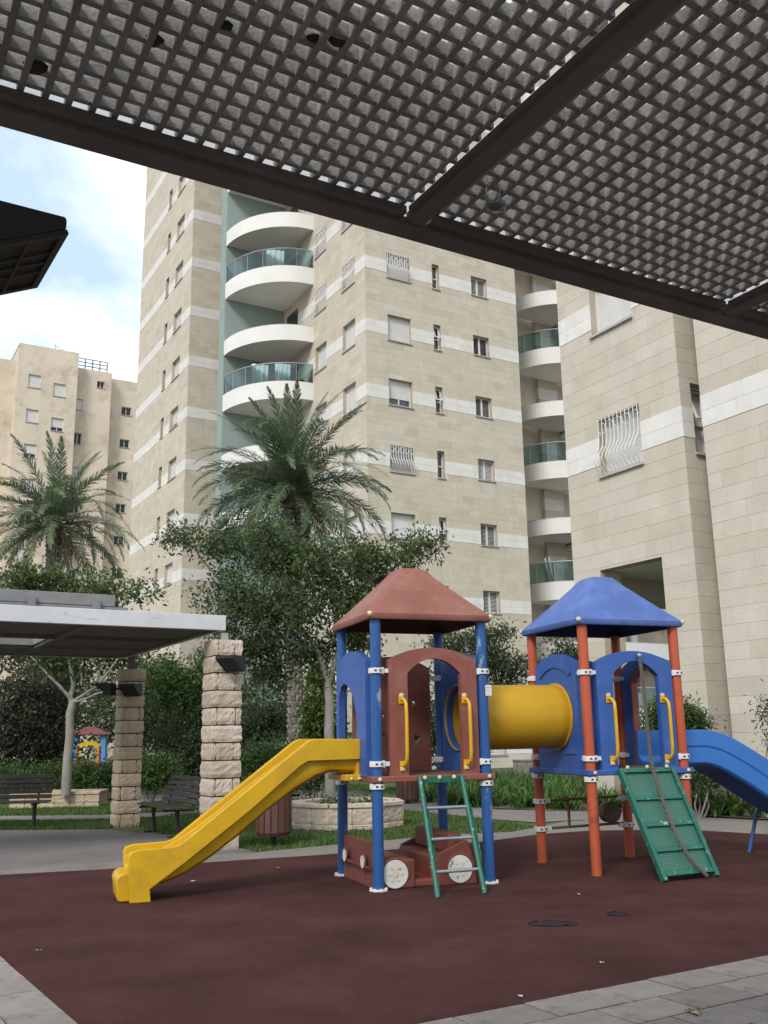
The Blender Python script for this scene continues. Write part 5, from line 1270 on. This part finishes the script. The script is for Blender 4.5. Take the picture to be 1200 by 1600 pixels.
shrub('dark rounded bush by the palm trunk', 410, 28, [L_(405,1135,28,.55,.55), L_(432,1125,28.2,.5,.6), L_(385,1150,28,.35,.35)], 300, 18, .10, lf_dark, spread=.13)
shrub('low green clipped hedge right of the pale pillar behind the slide', 408, 20.5, [L_(390,1190,20.5,.4,.42), L_(425,1185,20.5,.5,.40), L_(455,1200,20.5,.4,.40), L_(410,1225,20.3,.6,.3)], 480, 18, .075, lf_hedge, name='hedge', spread=.09)
shrub('yellow green shrub behind the top of the yellow slide', 498, 24.5, [L_(498,1110,24.5,.42,.6), L_(515,1150,24.5,.35,.6), L_(485,1160,24.5,.3,.4), L_(500,1060,24.8,.4,.35)], 360, 16, .11, lf_bright, spread=.13, aspect=.6)
shrub('small leafy shrub in front of the octagonal planter tree', 480, 18.9, [L_(478,1215,18.9,.38,.28), L_(500,1210,18.9,.25,.25)], 150, 16, .07, lf_main, spread=.08)
shrub('tall shadowed bush seen between the red tower posts', 655, 27, [L_(650,1130,27,.9,.9), L_(690,1160,27,.8,.7), L_(610,1150,27,.8,.8)], 420, 18, .12, lf_dark, spread=.17)
shrub('bright bamboo like shrub under the right arch of the blue tower', 1055, 17.3, [L_(1030,1130,17.4,.26,.32), L_(1062,1122,17.3,.34,.27), L_(1086,1132,17.2,.18,.22), L_(1050,1165,17.4,.34,.34)], 800, 18, .09, lf_hedge, spread=.10, aspect=.28)
shrub('feathery green shrub cut off by the right edge', 1212, 14.5, [L_(1210,1105,14.5,.22,.20), L_(1215,1140,14.5,.16,.2), L_(1225,1180,14.5,.2,.3)], 70, 14, .09, lf_olive, spread=.09, aspect=.24)
shrub('dark low bush with drooping leaves under the blue slide', 1085, 17.6, [L_(1080,1215,17.6,.35,.25), L_(1110,1212,17.6,.35,.18)], 120, 14, .13, lf_main, spread=.10, aspect=.2)
# distant tree belt behind everything on the left
bel = [L_(x, 1110+20*math.sin(x*.05), 44+3*math.sin(x*.11), 1.9, 1.9) for x in range(-120, 460, 40)]
crown('distant_foliage', bel, 900, 18, .26, lf_dark, None, spread=.35, kind='stuff')

# ---- date palms
def frond_mesh(name, Lf, droop, tw, lm, n=70, ll=.50):
    """arched rachis with two ranks of narrow leaflets, along +x"""
    b_V = []; b_F = []; var = []
    pts = []; x = z = 0.0; ang = 0.0; st = Lf/n
    for i in range(n+1):
        pts.append(np.array([x, 0, z])); s = i/n; ang = -droop*(s**1.5); x += st*math.cos(ang); z += st*math.sin(ang)
    pts = np.array(pts)
    for i in range(n):                                   # rachis as a thin 3-sided tube
        w0, w1 = .028*(1-i/n)+.004, .028*(1-(i+1)/n)+.004; o = len(b_V)
        for p_, w_ in ((pts[i], w0), (pts[i+1], w1)): b_V += [p_+np.array([0,w_,0]), p_+np.array([0,-w_,0]), p_+np.array([0,0,-w_])]
        b_F += [(o,o+1,o+4,o+3),(o+1,o+2,o+5,o+4),(o+2,o,o+3,o+5)]; var += [.9]*3
    for i in range(5, n):
        s = i/n; t_ = pts[i+1 if i < n else i]-pts[i-1]; t_ /= np.linalg.norm(t_); up = np.array([-t_[2],0,t_[0]])
        L1 = ll*(math.sin(math.pi*min(1, .12+s*.88))**.55)*(1-.35*s)*random.uniform(.85,1.1)
        for sd in (-1, 1):
            for q in range(1):
                a = R(60-28*s+random.uniform(-9,9)); lift = random.uniform(-.25,.65)
                d = t_*math.cos(a) + np.array([0,sd,0])*math.sin(a)*math.cos(lift) + up*math.sin(a)*math.sin(lift)
                w_ = .0155; sv = np.cross(d, up); sv /= np.linalg.norm(sv)+1e-9
                p0 = pts[i]; mid = p0 + d*L1*.55 - np.array([0,0,.015]); tip = p0 + d*L1 - np.array([0,0,.07*random.random()*L1/.4+.02]); o = len(b_V)
                b_V += [p0-sv*w_*.6, p0+sv*w_*.6, mid+sv*w_, mid-sv*w_, tip]; b_F += [(o,o+1,o+2,o+3),(o+3,o+2,o+4,o+4)]; var += [random.uniform(.1,.9)]*2
    F4 = [f for f in b_F if len(set(f)) == 4]; v4 = [v for f, v in zip(b_F, var) if len(set(f)) == 4]; F3 = [f[:3] for f in b_F if len(set(f)) == 3]; v3 = [v for f, v in zip(b_F, var) if len(set(f)) == 3]
    me = bpy.data.meshes.new(name); me.from_pydata([tuple(p_) for p_ in b_V], [], F4+F3); a = me.attributes.new('var', 'FLOAT', 'FACE'); a.data.foreach_set('value', v4+v3); me.materials.append(lm); return me
fr_up = [frond_mesh('frond', 3.1, d, 0, lf_palm) for d in (.55, .8)]
fr_mid = [frond_mesh('frond', 3.25, d, 0, lf_palm) for d in (1.3, 1.6, 1.85)]
fr_low = [frond_mesh('frond', 3.1, d, 0, lf_palm) for d in (1.1, 1.4)]
fr_dry = [frond_mesh('dry_frond', 2.2, d, 0, lf_dry, n=36, ll=.3) for d in (.9, 1.2)]
def palm(label, base, top, r, n, seed, sc=1.0, dry=7):
    t = thing('date_palm', label, 'palm tree', base, 0, None); H_ = top.z-base.z; r_ = random.Random(seed)
    lean = Vector((top.x-base.x, top.y-base.y, 0)); b = MB()
    b.tube([lean*(k/8)+Vector((0,0,H_*k/8)) for k in range(9)], [r*.9]*8+[r*1.15], 14); b.build('trunk', m_bark_d, t, smooth=50)
    bt = MB(); k = 0; z = .1
    while z < H_+.1:                                     # the cut leaf bases spiralling up the trunk
        for q in range(7):
            a = 2*math.pi*(q+.5*(k % 2))/7 + r_.uniform(-.1,.1); M_ = Matrix.Translation(lean*(z/H_)+Vector((0,0,z+r_.uniform(-.02,.02)))) @ Matrix.Rotation(a, 4, 'Z') @ Matrix.Rotation(R(14), 4, 'Y')
            w_ = r*.40; bt.add([M_ @ Vector(p_) for p_ in ((r*.72,-w_,-.09),(r*.72,w_,-.09),(r*.78,w_*.75,.09),(r*.78,-w_*.75,.09),(r*1.0,-w_*.8,-.05),(r*1.0,w_*.8,-.05),(r*1.16,w_*.45,.085),(r*1.16,-w_*.45,.085))], [(0,1,2,3),(4,5,6,7),(0,1,5,4),(1,2,6,5),(2,3,7,6),(3,0,4,7)], r_.random())
        z += .155; k += 1
    bt.build('leaf_base', m_palmbark, t, kind='stuff')
    top_l = lean + Vector((0,0,H_))
    for i in range(n):
        f_ = i/(n-1); az = i*2.39996+r_.uniform(-.25,.25); el = R((86-150*f_ if f_ < .16 else 66-92*((f_-.16)/.84)) + r_.uniform(-7,7))
        me = r_.choice(fr_up if f_ < .18 else fr_mid if f_ < .78 else fr_low)
        o = bpy.data.objects.new('frond', me); COL.objects.link(o); o.parent = t
        o.location = top_l + Vector((math.cos(az)*.12, math.sin(az)*.12, .25*(1-f_)))
        o.rotation_mode = 'XYZ'; o.rotation_euler = (r_.uniform(-.5,.5), -el, az); s_ = sc*r_.uniform(.88,1.08); o.scale = (s_,s_,s_)
    for i in range(dry):
        az = i*2.39996*1.7; o = bpy.data.objects.new('dry_frond', r_.choice(fr_dry)); COL.objects.link(o); o.parent = t
        o.location = top_l + Vector((math.cos(az)*.15, math.sin(az)*.15, -.1)); o.rotation_euler = (r_.uniform(-.3,.3), R(r_.uniform(18,50)), az); s_ = sc*r_.uniform(.7,1.0); o.scale = (s_,s_,s_)
    b = MB()
    for i in range(10):
        az = i*.63; p0 = top_l+Vector((0,0,.1)); d = Vector((math.cos(az), math.sin(az), 0))
        b.tube([p0, p0+d*.35+Vector((0,0,.15)), p0+d*.6+Vector((0,0,-.25)), p0+d*.62+Vector((0,0,-.6))], .012, 5)
        for q in range(6): b.tube([p0+d*.6+Vector((0,0,-.25)), p0+d*(.55+.05*q)+Vector((r_.uniform(-.1,.1), r_.uniform(-.1,.1), -.75))], .006, 4)
    b.build('fruit_stalks', mat('dry_fruit_stalk', (.26,.18,.09), .8, .2, 8), t, kind='stuff')
    return t
bA = at(465, 1180, 27); bA.z = 0; tA = at(455, 775, 27)
palm('tall date palm in front of the teal balcony recess', bA, tA, .22, 84, 3, 1.02)
bB = at(84, 1190, 33); bB.z = 0; tB = at(84, 822, 33)
palm('date palm on the left in front of the cream building', bB, tB, .24, 60, 8, 1.02, dry=9)

# ---- strap leaved ground cover along the building foot
def in_poly(P, poly):
    x, y = P[:,0], P[:,1]; ins = np.zeros(len(P), bool); n = len(poly)
    for i in range(n):
        (x0,y0),(x1,y1) = poly[i], poly[(i+1) % n]; c = ((y0 > y) != (y1 > y)) & (x < (x1-x0)*(y-y0)/((y1-y0) if y1 != y0 else 1e-9)+x0); ins ^= c
    return ins
def scatter(poly, n):
    q = np.array(poly); lo, hi = q.min(0), q.max(0); P = lo + RNG.random((n*3,2))*(hi-lo); P = P[in_poly(P, poly)]; return P[:n]
bed1 = G((640,1253),(720,1262),(780,1265),(860,1268),(960,1269),(1000,1271)) + G((1000,1236),(860,1228),(740,1226),(650,1226))
bed2 = G((1040,1273),(1081,1275.5),(1140,1279),(1215,1283)) + G((1260,1285),(1260,1250),(1100,1240),(1040,1238))
sheet('planting_bed', bed1, .026, m_soil); sheet('planting_bed', bed2, .026, m_soil)
def straps(poly, nclump, per, Lf, name):
    C_ = scatter(poly, nclump); n = len(C_)*per; c = np.repeat(C_, per, 0) + RNG.normal(size=(n,2))*.05
    az = RNG.random(n)*2*np.pi; L = Lf*(.6+.6*RNG.random(n)); ben = .5+.9*RNG.random(n); w_ = .016+.008*RNG.random(n)
    d = np.stack([np.cos(az), np.sin(az)], 1); sd = np.stack([-d[:,1], d[:,0]], 1); V = []; 
    for s in (0, .35, .7, 1.0):
        th = 1.35 - ben*s*1.35; hor = L*s*np.cos(1.35-ben*s*.7); ver = L*s*np.sin(1.35-ben*s*.9)
        w2 = w_*(1-s**2*.9); p3 = np.concatenate([c + d*hor[:,None], np.maximum(ver, .01)[:,None]+.02], 1); s3 = np.concatenate([sd*w2[:,None], np.zeros((n,1))], 1)
        V += [p3-s3, p3+s3]
    V = np.stack(V, 1).reshape(-1,3); base = (np.arange(n)*8)[:,None]
    F = np.concatenate([base+np.array([[0,1,3,2]]), base+np.array([[2,3,5,4]]), base+np.array([[4,5,7,6]])], 0)
    tone = np.clip(np.repeat(RNG.random(len(C_)), per)*.5+.5*RNG.random(n), 0, 1); var = np.tile(tone, 3)
    np_mesh(name, V, F, var, lf_strap, None, 'stuff')
straps(bed1, 360, 26, .62, 'strap_leaf_plants'); straps(bed2, 330, 26, .66, 'strap_leaf_plants')
# ---- grass blades
def grass(poly, n, h):
    P = scatter(poly, n); n = len(P); az = RNG.random(n)*2*np.pi; d = np.stack([np.cos(az), np.sin(az)], 1)*(.006+.006*RNG.random(n))[:,None]
    patch = .5+.5*np.sin(P[:,0]*1.7+np.sin(P[:,1]*1.3)*2)*np.sin(P[:,1]*2.1+P[:,0]*.6)
    keep = RNG.random(n) < (.35+.65*patch); P, d, az = P[keep], d[keep], az[keep]; n = len(P)
    hh = h*(.5+.8*RNG.random(n)); z0 = np.full((n,1), .004); tip = P + np.stack([np.cos(az+1.3), np.sin(az+1.3)], 1)*(hh*.5)[:,None]
    V = np.stack([np.concatenate([P-d, z0], 1), np.concatenate([P+d, z0], 1), np.concatenate([tip, hh[:,None]], 1)], 1).reshape(-1,3)
    np_mesh('grass', V, np.arange(3*n).reshape(n,3), RNG.random(n), lf_grass, None, 'stuff')
lawnA = lawn_front[2:] + G((760,1281),(640,1268),(540,1250),(430,1247),(330,1262),(250,1277),(200,1290))
grass(lawnA, 42000, .06)
lawnB = G((-60,1298),(160,1297),(200,1290),(250,1277.5),(160,1281.5),(-60,1284)); grass(lawnB, 14000, .05)
lawnC = G((-60,1276),(160,1274),(250,1270),(330,1265),(330,1255),(200,1258),(40,1262),(-60,1264)); grass(lawnC, 16000, .06)
lawnD = G((440,1238),(560,1236),(780,1262),(780,1246),(560,1226),(440,1230)); grass(lawnD, 14000, .07)
# low flowers/weeds in the octagonal planter
crown('planter_weeds', [((-.9,16.55,.46),(.35,.12,.06)), ((-.35,16.7,.45),(.3,.15,.05))], 40, 12, .06, lf_bright, None, spread=.05, kind='stuff')
# tuft in the paver joint at the front right
c = gnd(1085, 1583, .03); crown('joint_weed', [((c.x, c.y, .036),(.05,.03,.004))], 5, 9, .022, lf_dry, None, spread=.015, kind='stuff')
